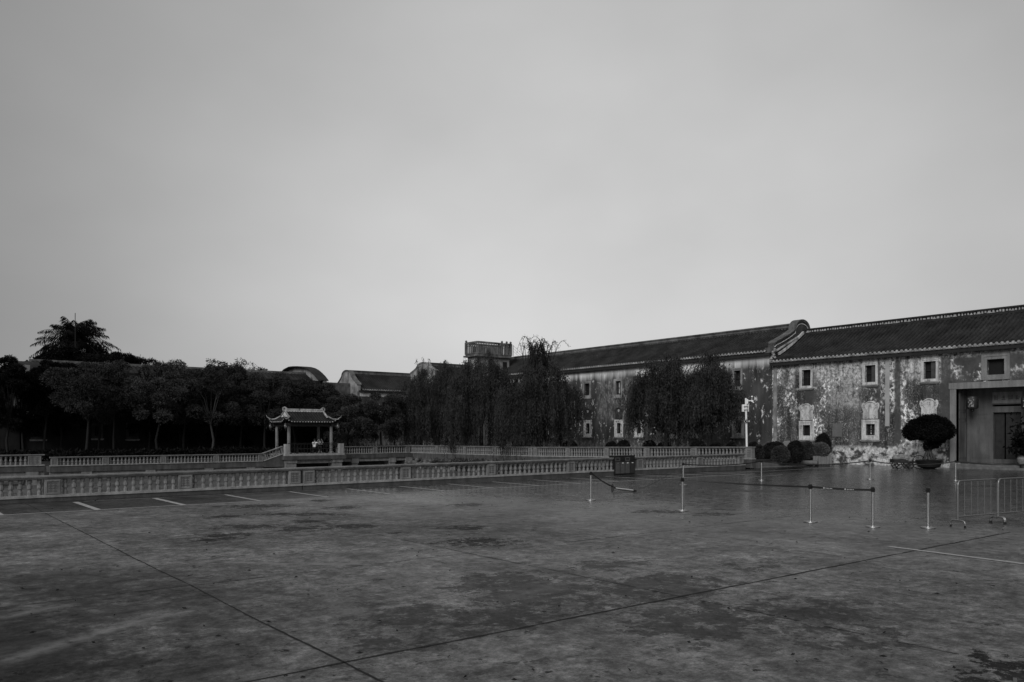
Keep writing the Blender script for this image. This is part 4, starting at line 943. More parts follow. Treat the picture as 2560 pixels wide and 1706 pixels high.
for s in (-1, 1):
    q = MB(); q.tube([(s * 1.55, 0, RZ + .1), (s * 1.72, 0, RZ + .26), (s * 1.84, 0, RZ + .36), (s * 1.96, 0, RZ + .32), (s * 1.98, 0, RZ + .18), (s * 1.90, 0, RZ + .05)], [.11, .12, .09, .08, .09, .10], 8); q.build('ridge_end', M['trim_old'], pv)
    q = MB()
    for t in (-1, 1):      # descending gable ridges, then hip ridges with flying tips
        q.tube([(s * 1.8, 0, RZ + .12), (s * 1.82, t * .35, RZ - .12), (s * 1.82, t * .8, RZ - .42), (s * 1.85, t * 1.15, EZ + .52)], [.09, .09, .08, .07], 7)
        tip = roof_z(EX, EY)
        q.tube([(s * 1.85, t * 1.15, EZ + .50), (s * 2.15, t * 1.42, EZ + .30), (s * 2.45, t * 1.68, roof_z(2.45, 1.68) + .05), (s * EX, t * EY, tip + .06), (s * (EX + .12), t * (EY + .08), tip + .14), (s * (EX + .18), t * (EY + .12), tip + .34)], [.07, .07, .06, .05, .035, .015], 7)
    q.build('hip_ridge', M['trim_old'], pv)
    q = MB(); q.prism([(-1.1, EZ + .45), (-.7, EZ + .62), (-.3, RZ - .25), (0, RZ + .05), (.3, RZ - .25), (.7, EZ + .62), (1.1, EZ + .45)], s * 1.76, s * 1.84, 'x'); q.build('gable', M['trim'], pv)
q = MB()
for z in (FZ + .92, FZ + .80, FZ + .42): q.tube([(-2.2, -1.62, z), (2.6, -1.62, z)], .03 if z > 1.1 else .02, 6)
for k in range(17): q.tube([(-2.2 + k * .3, -1.62, FZ), (-2.2 + k * .3, -1.62, FZ + .92)], .016, 5)
q.build('railing', M['rubber'], pv)
MB().box(2.55, 2.95, -1.95, -1.5, FZ, FZ + .88).build('end_post', M['granite_light'], pv)
MB().box(-2.55, -2.15, -1.95, -1.5, FZ, FZ + .86).build('end_post', M['granite_light'], pv)
bn = empty('bench', (30.2, 67.15, FZ), 'dark bench inside the pavilion behind the railing', 'bench')
MB().box(-1.6, 1.6, -.2, .2, .40, .45).build('seat', M['darkwood'], bn)
for x_ in (-1.4, 0, 1.4): MB().box(x_ - .05, x_ + .05, -.16, .16, 0, .40).build('leg', M['darkwood'], bn)
def small_lantern(x, y, z, label, k=1.0):
    r = empty('lantern', (x, y, z), label, 'lantern', 'lanterns hanging under the pavilion eaves')
    MB().tube([(0, 0, 0), (0, 0, -.18 * k)], .012, 5).build('cord', M['rubber'], r)
    MB().lathe([(.09 * k, -.18 * k), (.12 * k, -.24 * k), (.125 * k, -.45 * k), (.12 * k, -.64 * k), (.08 * k, -.70 * k)], 10).build('shade', M['lantern'], r)
    MB().tube([(0, 0, -.70 * k), (0, 0, -.86 * k)], [.05, .01], 6).build('tassel', M['rubber'], r)
    MB().lathe([(.13 * k, -.32 * k), (.13 * k, -.55 * k)], 10).build('band', M['lantern_band'], r)
for (x_, y_, lb_) in ((-2.45, -1.7, 'front left corner of the pavilion roof'), (2.5, -1.7, 'front right corner of the pavilion roof'), (-2.5, 1.6, 'rear left corner of the pavilion roof')):
    small_lantern(29.9 + x_, 68.2 + y_, EZ + .08, 'small drum lantern hanging from the ' + lb_)
# ------------------------------------------------------------------ people
def skin_mesh(name, joints, edges, radii, m, parent, sub=2):
    me = bpy.data.meshes.new(name); names = list(joints); me.from_pydata([joints[k] for k in names], [(names.index(a), names.index(b_)) for a, b_ in edges], [])
    o = bpy.data.objects.new(name + '_tmp', me); COL.objects.link(o)
    o.modifiers.new('s', 'SKIN'); me.skin_vertices[0]; 
    for i, k in enumerate(names):
        r = radii[k]; me.skin_vertices[0].data[i].radius = r if isinstance(r, tuple) else (r, r)
    me.skin_vertices[0].data[0].use_root = True
    sb = o.modifiers.new('u', 'SUBSURF'); sb.levels = sub; sb.render_levels = sub
    bpy.context.view_layer.update(); dg = bpy.context.evaluated_depsgraph_get(); nm = bpy.data.meshes.new_from_object(o.evaluated_get(dg)); bpy.data.objects.remove(o)
    nm.materials.clear(); nm.materials.append(m)
    for p in nm.polygons: p.use_smooth = True
    q = bpy.data.objects.new(name, nm); COL.objects.link(q); q.parent = parent; return q
def sitter(loc, rz, label, arms, dress, dm, long_hair, tilt=0.0):
    r = empty('person', loc, label, 'person', rz=rz)
    J = {'pelvis': (0, 0, .53), 'waist': (0, .02, .68), 'chest': (0, .03 + tilt, .88), 'neck': (0, .03 + tilt, 1.06), 'head': (0, .05 + tilt, 1.16), 'crown': (0, .05 + tilt, 1.27)}
    Rr = {'pelvis': (.15, .12), 'waist': (.125, .10), 'chest': (.155, .105), 'neck': .052, 'head': .082, 'crown': .068}
    E = [('pelvis', 'waist'), ('waist', 'chest'), ('chest', 'neck'), ('neck', 'head'), ('head', 'crown')]
    for s, n in ((-1, 'l'), (1, 'r')):
        J['hip' + n] = (s * .10, .02, .50); J['knee' + n] = (s * .12, .45, .52); J['ankle' + n] = (s * .12, .50, .10); J['toe' + n] = (s * .13, .66, .05)
        Rr.update({'hip' + n: .085, 'knee' + n: .058, 'ankle' + n: .038, 'toe' + n: .03}); E += [('pelvis', 'hip' + n), ('hip' + n, 'knee' + n), ('knee' + n, 'ankle' + n), ('ankle' + n, 'toe' + n)]
        sh, el, wr = (s * .19, .03 + tilt, .98), arms[n][0], arms[n][1]
        J['sh' + n] = sh; J['el' + n] = el; J['wr' + n] = wr; Rr.update({'sh' + n: .055, 'el' + n: .040, 'wr' + n: .028}); E += [('chest', 'sh' + n), ('sh' + n, 'el' + n), ('el' + n, 'wr' + n)]
        wv = Vector(wr); d = (wv - Vector(el)).normalized(); sd_ = d.orthogonal().normalized()
        J['palm' + n] = tuple(wv + d * .07); Rr['palm' + n] = .033; E.append(('wr' + n, 'palm' + n))
        for k, (o_, L_) in enumerate(((-.03, .07), (-.01, .085), (.01, .08), (.03, .065))):
            J['f%s%d' % (n, k)] = tuple(wv + d * (.07 + L_) + sd_ * o_); Rr['f%s%d' % (n, k)] = .009; E.append(('palm' + n, 'f%s%d' % (n, k)))
        J['th' + n] = tuple(wv + d * .075 + sd_ * .055); Rr['th' + n] = .010; E.append(('wr' + n, 'th' + n))
    body = skin_mesh('body', J, E, Rr, M['skin'], r)
    keys = ['pelvis', 'waist', 'chest', 'shl', 'ell', 'shr', 'elr']; short = dict(J)
    for n in 'lr': short['el' + n] = tuple(Vector(J['sh' + n]).lerp(Vector(J['el' + n]), .55))
    skin_mesh('shirt', {k: short[k] for k in keys}, [('pelvis', 'waist'), ('waist', 'chest'), ('chest', 'shl'), ('shl', 'ell'), ('chest', 'shr'), ('shr', 'elr')],
              {k: (tuple(x * 1.14 for x in Rr[k]) if isinstance(Rr[k], tuple) else Rr[k] * 1.3) for k in keys}, dm, r)
    k2 = ['pelvis', 'hipl', 'kneel', 'anklel', 'hipr', 'kneer', 'ankler']
    skin_mesh('trousers', {k: J[k] for k in k2}, [('pelvis', 'hipl'), ('hipl', 'kneel'), ('kneel', 'anklel'), ('pelvis', 'hipr'), ('hipr', 'kneer'), ('kneer', 'ankler')],
              {k: (tuple(x * 1.12 for x in Rr[k]) if isinstance(Rr[k], tuple) else Rr[k] * 1.25) for k in k2}, dress, r)
    cx, cy, cz = J['head'][0], J['head'][1], 1.215
    h = MB(); vs = []; N1, N2 = 8, 14
    for i in range(N1 + 1):
        t = (.62 if not long_hair else .72) * PI * i / N1
        for j in range(N2):
            a = 2 * PI * j / N2; fr_ = 1.0 if math.sin(a) < .35 else (1.0 if t < .9 else .80)
            vs.append((cx + .112 * math.sin(t) * math.cos(a) * fr_, cy - .018 + .126 * math.sin(t) * math.sin(a) * fr_, cz + .02 + .124 * math.cos(t)))
    h.add(vs, [(i * N2 + j, i * N2 + (j + 1) % N2, (i + 1) * N2 + (j + 1) % N2, (i + 1) * N2 + j) for i in range(N1) for j in range(N2)], True)
    if long_hair: h.tube([(cx, cy - .10, cz + .02), (cx, cy - .13, cz - .12), (cx, cy - .13, cz - .28)], [.07, .07, .02], 8)
    h.build('hair', M['hair'], r)
    f = MB()
    for s in (-1, 1): f.lathe([(.003, -.012), (.013, 0), (.003, .012)], 8, (cx + s * .033, cy + .084, cz)); f.lathe([(.004, -.03), (.018, 0), (.004, .03)], 6, (cx + s * .094, cy, cz - .01))
    f.lathe([(.014, -.03), (.010, .02)], 6, (cx, cy + .095, cz - .02)); f.lathe([(.02, -.006), (.02, .006)], 8, (cx, cy + .078, cz - .065)); f.build('face_details', M['hair'], body)
    return r
# arms in local coordinates (y forward)
sitter((30.45, 67.22, FZ - .02), R(-50), 'person in a white shirt sitting in the pavilion, one arm stretched along the railing', {'l': ((-.30, .18, .86), (-.30, .44, .88)), 'r': ((.44, .02, .86), (.68, -.06, .86))}, M['cloth_dark'], M['shirt'], False, .03)
sitter((31.0, 67.35, FZ + .05), R(160), 'person in a dark top sitting in the pavilion with both hands raised to the face', {'l': ((-.33, .10, .86), (-.20, .20, 1.12)), 'r': ((.33, .10, .86), (.14, .20, 1.12))}, M['cloth_dark'], M['cloth_dark'], True)
# ------------------------------------------------------------------ queue stanchions and belts
def stanchion(x, y, label, h=.93):
    r = empty('stanchion', (x, y, 0), label, 'stanchion', 'belt stanchions on the wet square')
    MB().lathe([(.160, 0), (.162, .012), (.155, .026), (.10, .036), (.045, .046)], 28).build('base_plate', M['steel_base'], r)
    MB().lathe([(.0315, .04), (.0315, h - .11)], 20).build('pole', M['steel'], r)
    q = MB().lathe([(.038, h - .115), (.038, h - .004), (.030, h)], 16); q.box(.02, .046, -.03, .03, h - .10, h - .03); q.box(-.046, -.02, -.03, .03, h - .10, h - .03); q.build('belt_head', M['rubber'], r)
    return r
SP = [(1477, 1251.6, 'steel stanchion holding one end of the belt to the fallen stanchion'), (1706, 1277.8, 'steel stanchion standing on the dark puddle, in line with a farther one'),
      (1708, 1213, 'steel stanchion half hidden behind the one on the puddle'), (1903.5, 1201.8, 'far steel stanchion just right of the white camera pole'),
      (2175, 1199, 'far steel stanchion before the peeling wall, left of the topiary tree'), (2389, 1202, 'far steel stanchion before the stone portal'),
      (2026, 1306.4, 'steel stanchion at the left end of the printed belt'), (2182, 1318.6, 'steel stanchion at the right end of the printed belt'), (2320, 1320.7, 'steel stanchion with no belt next to the crowd barrier')]
ST = []
for (px, py, lb_) in SP:
    x, y = gnd(px, py); ST.append((x, y)); stanchion(x, y, lb_)
HB = .865
def belt(label, P0, P1, sag, hgt=.048, twist=0.0, n=20, marks=None, sagpow=1.0, thick=.0012):
    P0 = Vector(P0); P1 = Vector(P1); d = P1 - P0; L = d.length; b = MB(); side = Vector((d.y, -d.x, 0)).normalized(); pts = []
    for i in range(n + 1):
        t = i / n; c = P0 + d * t; c.z -= sag * 4 * t * (1 - t); a = twist * (3 * t * t - 2 * t ** 3)
        u = Vector((0, 0, 1)) * math.cos(a) + side * math.sin(a); nn = side * math.cos(a) - Vector((0, 0, 1)) * math.sin(a); pts.append((c, u, nn))
    for i in range(n):
        (c0, u0, n0), (c1, u1, n1) = pts[i], pts[i + 1]; h = hgt / 2
        A = [c0 - u0 * h, c1 - u1 * h, c1 + u1 * h, c0 + u0 * h]; k = thick
        vs = [a + nn_ * k for a, nn_ in zip(A, (n0, n1, n1, n0))] + [a - nn_ * k for a, nn_ in zip(A, (n0, n1, n1, n0))]
        b.add(vs, [(0, 1, 2, 3), (7, 6, 5, 4), (0, 4, 5, 1), (3, 2, 6, 7)])
    o = b.build('belt', M['belt']); tagk(o, label, 'belt', 'black queue belts')
    if marks:
        q = MB()
        for t0 in marks:
            def at(t, v, s):
                c = P0 + d * t; c.z -= sag * 4 * t * (1 - t); return c + Vector((0, 0, v)) + side * s
            for s in (.0016, -.0016):
                for v in (-.012, .003):
                    q.add([at(t0, v, s), at(t0 + .028, v, s), at(t0 + .028, v + .010, s), at(t0, v + .010, s)], [(0, 1, 2, 3)])
                for k in range(5):
                    t = t0 + .045 + k * .024
                    q.add([at(t, -.009, s), at(t + .012, -.009, s), at(t + .012, .007, s), at(t, .007, s)], [(0, 1, 2, 3)])
        q.build('printed_marks', M['beltmark'], o)
    return o
S = ST
def hd(i, dx=0, dy=0): return (S[i][0] + dx, S[i][1] + dy, HB)
belt('black belt printed with small white marks, between the two near stanchions', hd(6, .04, -.01), hd(7, -.04, .01), .015, marks=(.20, .56))
belt('black belt leaving the left end of the printed one, twisted edge-on', hd(6, -.04, .02), hd(1, .04, -.02), .02, twist=R(86), hgt=.045)
# fallen stanchion
fx, fy = gnd(1531, 1231); tx, ty = gnd(1587, 1230)
ang_ = math.atan2(ty - fy, tx - fx)
fr = empty('stanchion', (fx, fy, .16), 'fallen steel stanchion lying on its side with its disc base upright', 'stanchion', 'belt stanchions on the wet square')
fr.rotation_euler = Matrix(((1, 0, 0), (0, 1, 0), (0, 0, 1))).to_euler(); tiltv = Vector((math.cos(ang_) * .885, math.sin(ang_) * .885, -.118)).normalized(); fr.rotation_euler = tiltv.to_track_quat('Z', 'Y').to_euler()
MB().lathe([(.160, 0), (.162, .012), (.155, .026), (.10, .036), (.045, .046)], 28).build('base_plate', M['steel_base'], fr)
MB().lathe([(.0315, .04), (.0315, .82)], 20).build('pole', M['steel'], fr)
MB().lathe([(.038, .815), (.038, .926), (.030, .93)], 16).box(.02, .046, -.03, .03, .83, .90).build('belt_head', M['rubber'], fr)
tip = Vector((fx, fy, .16)) + tiltv * .87
mid = Vector((fx, fy, .16)) + tiltv * .10 + Vector((-.06, -.10, -.03))
belt('slack black belt dropping from a stanchion across the base of the fallen one', hd(0, .04, -.01), (mid.x, mid.y, .17), .05, hgt=.05)
belt('slack black belt lying along the fallen stanchion', (mid.x - .03, mid.y - .10, .13), (tip.x - .05, tip.y - .14, .025), .03, hgt=.020)
belt('long thin belt rising from the fallen stanchion to the half hidden one', hd(2, -.04, 0), (tip.x, tip.y, .05), .13, hgt=.014, twist=R(70), n=30)
belt('black belt sagging past the white camera pole', hd(2, .04, 0), hd(3, -.04, 0), .10, hgt=.045)
belt('black belt sagging in front of the clipped bushes and planter', hd(3, .04, 0), hd(4, -.04, 0), .16, hgt=.045)
belt('black belt sagging in front of the handcart', hd(4, .04, 0), hd(5, -.04, 0), .16, hgt=.045)
e6 = gnd(2640, 1203); belt('black belt running from the last far stanchion out past the portal steps', hd(5, .04, 0), (e6[0], e6[1], HB), .14, hgt=.045)
stanchion(e6[0], e6[1], 'steel stanchion just beyond the right edge before the portal steps')
# ------------------------------------------------------------------ crowd barriers
def barrier(p, q_, label):
    p = Vector((p[0], p[1], 0)); d = Vector((q_[0], q_[1], 0)) - p; L = d.length
    r = empty('crowd_barrier', p, label, 'barrier', 'steel crowd barriers', rz=math.atan2(d.y, d.x))
    r_ = .019; pts = [(0, 0, .16)]
    for i in range(7):
        a = PI - PI / 2 * i / 6; pts.append((.10 + .10 * math.cos(a), 0, .97 + .10 * math.sin(a)))
    for i in range(7):
        a = PI / 2 - PI / 2 * i / 6; pts.append((L - .10 + .10 * math.cos(a), 0, .97 + .10 * math.sin(a)))
    pts.append((L, 0, .16)); MB().tube(pts, r_, 10).tube([(0, 0, .24), (L, 0, .24)], .016, 8).build('frame', M['galv'], r)
    for k in range(1, 6): MB().tube([(L * k / 6, 0, .24), (L * k / 6, 0, 1.06)], .008, 6).build('bar', M['galv'], r)
    for x in (0.0, L):
        f = [(x, -.17, .0), (x, -.17, .08)] + [(x, -.10 + .07 * math.cos(a), .09 + .07 * math.sin(a)) for a in [PI, PI * .83, PI * .67, PI * .5]] + [(x, .10 + .07 * math.cos(a), .09 + .07 * math.sin(a)) for a in [PI * .5, PI * .33, PI * .17, 0]] + [(x, .17, .08), (x, .17, 0)]
        MB().tube(f, .017, 8).build('foot', M['galv'], r)
        MB().tube([(x, -.17, 0), (x, -.17, .05)], .023, 8).tube([(x, .17, 0), (x, .17, .05)], .023, 8).build('rubber_foot', M['rubber'], r)
    return r
b0 = gnd(2394.5, 1318.5); b1 = gnd(2493, 1309); dx, dy = b1[0] - b0[0], b1[1] - b0[1]
barrier(b0, b1, 'steel crowd barrier at the right, the whole one next to the beltless stanchion')
s_ = (b1[0] + dx * .03, b1[1] + dy * .03); barrier(s_, (s_[0] + dx * 1.0, s_[1] + dy * 1.0), 'steel crowd barrier at the right edge, cut off by the frame')
# ------------------------------------------------------------------ white camera pole
cx, cy = gnd(1868, 1171)
cp = empty('camera_pole', (cx, cy, 0), 'white pole with security cameras, equipment box and arrow sign at the end of the balustrade', 'camera pole')
HP = 4.28; lean = -.14
MB().tube([(0, 0, 0), (lean * .5, 0, HP / 2), (lean, 0, HP)], [.068, .062, .058], 14).build('pole', M['white'], cp)
MB().lathe([(.17, 0), (.17, .04), (.12, .06), (.10, .22), (.07, .34)], 10).build('base_flange', M['white'], cp)
dirR = Vector((CY, -SY, 0)); dF = Vector((SY, CY, 0))
def obox(m, c, hr, hf, hz):
    c = Vector(c); P = [c + dirR * a * hr + dF * b_ * hf + Vector((0, 0, e_ * hz)) for e_ in (-1, 1) for (a, b_) in ((-1, -1), (1, -1), (1, 1), (-1, 1))]
    m.add(P, [(0, 3, 2, 1), (4, 5, 6, 7), (0, 1, 5, 4), (1, 2, 6, 5), (2, 3, 7, 6), (3, 0, 4, 7)]); return m
for s in (-1, 1): obox(MB(), dirR * s * .17 + Vector((0, 0, .07)), .02, .03, .07).build('anchor_bolt', M['white'], cp)
top = Vector((lean, 0, 0))
q = MB(); q.tube([top + Vector((0, 0, 4.10)), top + dirR * .45 + Vector((0, 0, 4.13))], .035, 8); obox(q, top + dirR * .08 + Vector((0, 0, 4.08)), .05, .05, .14); q.build('arm', M['white'], cp)
q = MB(); q.lathe([(.02, 0), (.06, .02), (.065, .05), (.03, .09)], 10, tuple(top + dirR * .38 + Vector((0, 0, 4.33)))); q.tube([top + dirR * .36 + Vector((0, 0, 4.14)), top + dirR * .38 + Vector((0, 0, 4.34))], .012, 5); q.build('dome_camera', M['white'], cp)
q = MB(); q.tube([top + dirR * .34 + Vector((0, 0, 4.10)), top + dirR * .46 - dF * .12 + Vector((0, 0, 4.00))], .035, 8); q.build('bullet_camera', M['white'], cp)
q = MB(); obox(q, top * .86 + Vector((0, 0, 3.68)) + dF * .15, .20, .08, .22); q.build('equipment_box', M['white'], cp)
q = MB(); obox(q, top * .86 + Vector((0, 0, 3.77)), .12, .10, .02); obox(q, top * .86 + Vector((0, 0, 3.57)), .12, .10, .02); q.build('clamp', M['galv'], cp)
# arrow sign
sc_ = Vector((lean * .62, 0, 2.86)) - dF * .09
ar = [(-.16, 0), (-.02, .17), (-.02, .09), (.17, .09), (.17, -.09), (-.02, -.09), (-.02, -.17)]
q = MB(); A = [sc_ + dirR * a + Vector((0, 0, b_)) for a, b_ in ar]; B_ = [p + dF * .012 for p in A]; n = len(A); q.add(A + B_, [tuple(range(n)), tuple(range(2 * n - 1, n - 1, -1))] + [(i, (i + 1) % n, n + (i + 1) % n, n + i) for i in range(n)])
sg = q.build('arrow_sign', M['rubber'], cp)
q = MB(); q.tube([sc_ - dF * .006 + dirR * -.03 + Vector((0, 0, .15)), sc_ - dF * .006 + dirR * -.155, sc_ - dF * .006 + dirR * -.03 + Vector((0, 0, -.15))], .010, 5); q.build('arrow_outline', M['white'], sg)
text_mesh('lettering', '21R', .15, M['white'], sg, tuple(sc_ - dF * .008 + dirR * .075), (R(90), 0, -YAW))
# ------------------------------------------------------------------ litter bins
bx_, by_ = gnd(1537, 1189.5)
bn2 = empty('litter_bin', (bx_, by_, 0), 'dark four compartment litter bin standing by the balustrade', 'litter bin', rz=R(-2))
Wb, Db, Hb = 1.42, .42, .98
MB().box(0, Wb, 0, Db, .05, Hb).box(-.02, Wb + .02, -.02, Db + .02, Hb, Hb + .03).box(.03, Wb - .03, .03, Db - .03, 0, .05).build('cabinet', M['bin_body'], bn2)
for k in range(4):
    x0_ = .04 + k * .345; q = MB(); q.box(x0_ + .01, x0_ + .30, -.018, -.001, .10, .68); dd = q.build('door', M['bin_door'] if k < 3 else mat('darker_bin_panel', .03, .5, .2, 6), bn2)
    q = MB(); q.box(x0_ + .11, x0_ + .21, -.026, -.019, .61, .645); q.build('handle', M['white'] if k > 0 else M['galv'], dd)
for k in (0, 2):
    x0_ = .04 + k * .345; q = MB(); q.box(x0_ + .0, x0_ + .32, -.02, -.001, .87, .91); q.box(x0_, x0_ + .04, -.02, -.001, .73, .868); q.box(x0_ + .28, x0_ + .32, -.02, -.001, .73, .868); q.box(x0_ + .041, x0_ + .279, -.015, -.001, .73, .78); q.build('slot_surround', M['bin_door'], bn2)
for k in (1, 3):
    x0_ = .04 + k * .345; MB().box(x0_ + .02, x0_ + .28, -.012, -.001, .76, .86).build('slot', M['void'], bn2)
# ------------------------------------------------------------------ small notice on the balusters
nx_, nz_ = onY(1131, 1172, 28.7)
nb_ = empty('notice', (nx_, 28.68, nz_), 'small pale notice plate fixed to the balusters right of the pavilion', 'notice')
MB().box(-.12, .12, 0, .008, -.06, .06).build('plate', M['granite_light'], nb_)
MB().box(-.10, .05, -.004, -.001, .015, .03).box(-.10, .06, -.004, -.001, -.035, -.02).build('printed_lines', M['darkwood'], nb_)
# drain grate in the corner
gx, gy = gnd(2640, 1742)
dg_ = empty('drain_grate', (gx, gy, .0), 'metal drain grate in the wet corner at the bottom right', 'drain grate', rz=R(20))
q = MB(); q.box(-.35, .35, -.30, -.27, .004, .02); q.box(-.35, .35, .27, .30, .004, .02); q.build('frame', M['bin_door'], dg_)
q = MB()
for k in range(15): q.box(-.345 + k * .047, -.325 + k * .047, -.27, .27, .004, .016)
q.build('bars', M['bin_body'], dg_)
# ------------------------------------------------------------------ plants
def clip_ball(name, loc, rx, ry, rz_, m, label, cat, seed, n=5200, leaf=.07, bottom=-.8, parent=None, group=None, lump=.06):
    rng = np.random.default_rng(seed); u = rng.normal(size=(n, 3)); u /= np.linalg.norm(u, axis=1, keepdims=True); u[:, 2] = np.where(u[:, 2] < bottom, -u[:, 2], u[:, 2])
    lum = 1 + lump * np.sin(u[:, 0] * 5 + seed) * np.cos(u[:, 1] * 4 + seed) + rng.uniform(-.10, .035, n)
    P = u * np.array([rx, ry, rz_]) * lum[:, None]; D = u + rng.normal(size=(n, 3)) * .7
    o = quads(name, leaves(P, D, rng.uniform(.6, 1.3, n) * leaf, leaf * .32, rng), m, parent)
    core = MB(); vs = []; N1, N2 = 8, 14
    core.lathe([(max(.02, .9 * math.sin(PI * i / 8)) * 1.0, -.9 * math.cos(PI * i / 8)) for i in range(9)], 14); core.v = [(v[0] * rx, v[1] * ry, v[2] * rz_) for v in core.v]
    me_o = core.build('core', M['bush_dark'])
    # join the core into the foliage mesh
    import bmesh
    bm = bmesh.new(); bm.from_mesh(o.data); bm.from_mesh(me_o.data); bm.to_mesh(o.data); bm.free(); bpy.data.objects.remove(me_o)
    o.location = loc
    if label: tagk(o, label, cat, group)
    return o
def place_ball(px, ytop, hw, X, m, label, seed, ybot, cat='bush', group=None, leaf=.09, n=3600):
    Y, zt_ = onX(px, ytop, X); _, zb_ = onX(px, ybot, X); a, b_, c = ray(px, ytop); d = X / a; r_ = hw * d / F; hz = (zt_ - zb_) / 2
    return clip_ball('clipped_bush', (X, Y, (zt_ + zb_) / 2), r_, r_, hz, m, label, cat, seed, n=n, leaf=leaf, group=group)
GD = 'dark dome bushes behind the terrace balustrade'
for i, (px, yt, hw, w_) in enumerate([(1425, 1103, 20, 'leftmost dark dome bush behind the terrace balustrade'), (1529, 1105, 16, 'dark dome bush under the second crested window, left of a pair'), (1559, 1102, 17, 'dark dome bush under the second crested window, right of a pair'), (1624, 1103, 18, 'dark dome bush left of the right willow trunk, farther of two'),
                                       (1661, 1105, 18, 'dark dome bush left of the right willow trunk, nearer of two'), (1746, 1104, 20, 'dark dome bush just right of the right willow trunk'), (1790, 1108, 17, 'small dark dome bush in the middle of the right terrace'), (1828, 1106, 12, 'narrow dark bush left of the white pole'), (1884, 1107, 14, 'dark dome bush just right of the white pole')]):
    place_ball(px, yt, hw, 46.0, M['bush_dark'], w_, 30 + i, 1145, group=GD)
place_ball(1937, 1106, 31, 46.5, M['bush_dark'], 'wide black dome bush between the white pole and the planter', 50, 1160)
place_ball(1952, 1117, 21, 45.2, M['leaf_mid'], 'low flat-topped leafy bush in front of the wide black dome', 51, 1160, n=6000)
place_ball(1988, 1104, 20, 46.0, M['bush_dark'], 'tall black bush between the flat-topped bush and the planter', 52, 1162)
place_ball(2018, 1105, 16, 47.5, M['leaf_mid'], 'leafy bush half hidden behind the planter', 53, 1150, n=4500)
place_ball(2058, 1086, 17, 50.5, M['bush_dark'], 'dark round bush behind the planter against the peeling wall', 54, 1140)
place_ball(1896, 1114, 14, 45.5, M['leaf'], 'small dark leafy bush at the end of the terrace balustrade', 55, 1160)
# planter with clipped ball
px_, py_ = gnd(2050, 1165)
pt = empty('planter', (px_, py_, 0), 'weathered plank planter box holding a clipped round bush', 'planter', rz=R(-38))
MB().box(-.60, .60, -.40, .40, .06, .60).build('trough', M['darkwood'], pt)
for k in range(7):
    q = MB(); q.box(-.62 + k * .178, -.62 + k * .178 + .165, -.425, -.401, .05, .63); q.build('plank', M['wood_grey'], pt)
MB().box(-.64, .64, -.43, .43, .632, .655).box(-.60, -.50, -.4, .4, 0, .06).box(.5, .6, -.4, .4, 0, .06).build('rim', M['wood_grey'], pt)
cb_ = clip_ball('clipped_bush', (px_, py_, 1.02), .62, .56, .46, M['bush'], 'round clipped bush growing in the plank planter', 'bush', 60, n=7500, leaf=.085)
# info board
ix, iz = onX(1967, 1104, 47.5)
ib = empty('information_board', (47.5, ix, .4), 'small grey information board standing behind the black bushes', 'board', rz=R(-90) + R(40))
MB().box(-.19, .19, -.015, .015, .72, 1.22).build('panel', M['galv'], ib); MB().tube([(0, 0, 0), (0, 0, .72)], .02, 6).build('post', M['rubber'], ib)
# curved stone edging
q = MB(); q.tube([(46.6 + .9 * t, 29.3 - 1.3 * t * t + .2, .22) for t in [i / 8 for i in range(9)]], .16, 8); tagk(q.build('stone_edging', M['kerb']), 'curved stone edging beside the planter', 'edging')
x0_, y0_ = gnd(1988, 1164); q = MB()
q.v = []; q.lathe([(1.0, 0), (.95, .03), (.5, .06), (.1, .07)], 18, (0, 0, 0)); q.v = [(v[0] * 1.1 * CY + v[1] * .5 * SY, -v[0] * 1.1 * SY + v[1] * .5 * CY, v[2]) for v in q.v]
o = q.build('rubber_mat', M['rubber']); o.location = (x0_, y0_, .012); tagk(o, 'black rumpled mat lying on the ground left of the planter', 'mat')
# white hose by the pole
q = MB(); h0, h1, h2, h3 = gnd(1876, 1165), gnd(1900, 1167), gnd(1925, 1166.5), gnd(1968, 1166)
q.tube([(h0[0], h0[1], .03), (h1[0], h1[1], .03), (h2[0], h2[1], .03), (h3[0], h3[1], .03)], .028, 6); tagk(q.build('hose', M['white']), 'pale hose lying on the ground right of the white pole', 'hose')
# topiary tree, wide cap crown
tx_, ty_ = gnd(2322, 1172); 
tp = empty('topiary_tree', (tx_, ty_, 0), 'potted topiary tree with a wide clipped mushroom crown beside the portal', 'tree')
q = MB(); rn = random.Random(6)
for k in range(9):
    a = 2 * PI * k / 9; q.tube([(.38 * math.cos(a), .32 * math.sin(a), .55), (.16 * math.cos(a), .14 * math.sin(a), .95), (.05 * math.cos(a + .6), .05 * math.sin(a + .6), 1.35), (.35 * math.cos(a), .3 * math.sin(a), 1.9)], [.05, .06, .07, .03], 6)
q.build('trunk', M['bark_pale'], tp)
def cap_mass(cs, n, leaf, m, parent, seed):
    rng = np.random.default_rng(seed); out_ = []
    for (cx_, cy_, cz_, rx_, rz2) in cs:
        k = int(n * rx_ * rx_); u = rng.normal(size=(k, 3)); u /= np.linalg.norm(u, axis=1, keepdims=True); 
        P = u * np.array([rx_, rx_, rz2]) * rng.uniform(.66, 1.08, (k, 1)) + np.array([cx_, cy_, cz_]); D = u + rng.normal(size=(k, 3)) * .8
        out_.append(leaves(P, D, rng.uniform(.6, 1.3, k) * leaf, leaf * .35, rng))
    return quads('crown', np.concatenate(out_), m, parent)
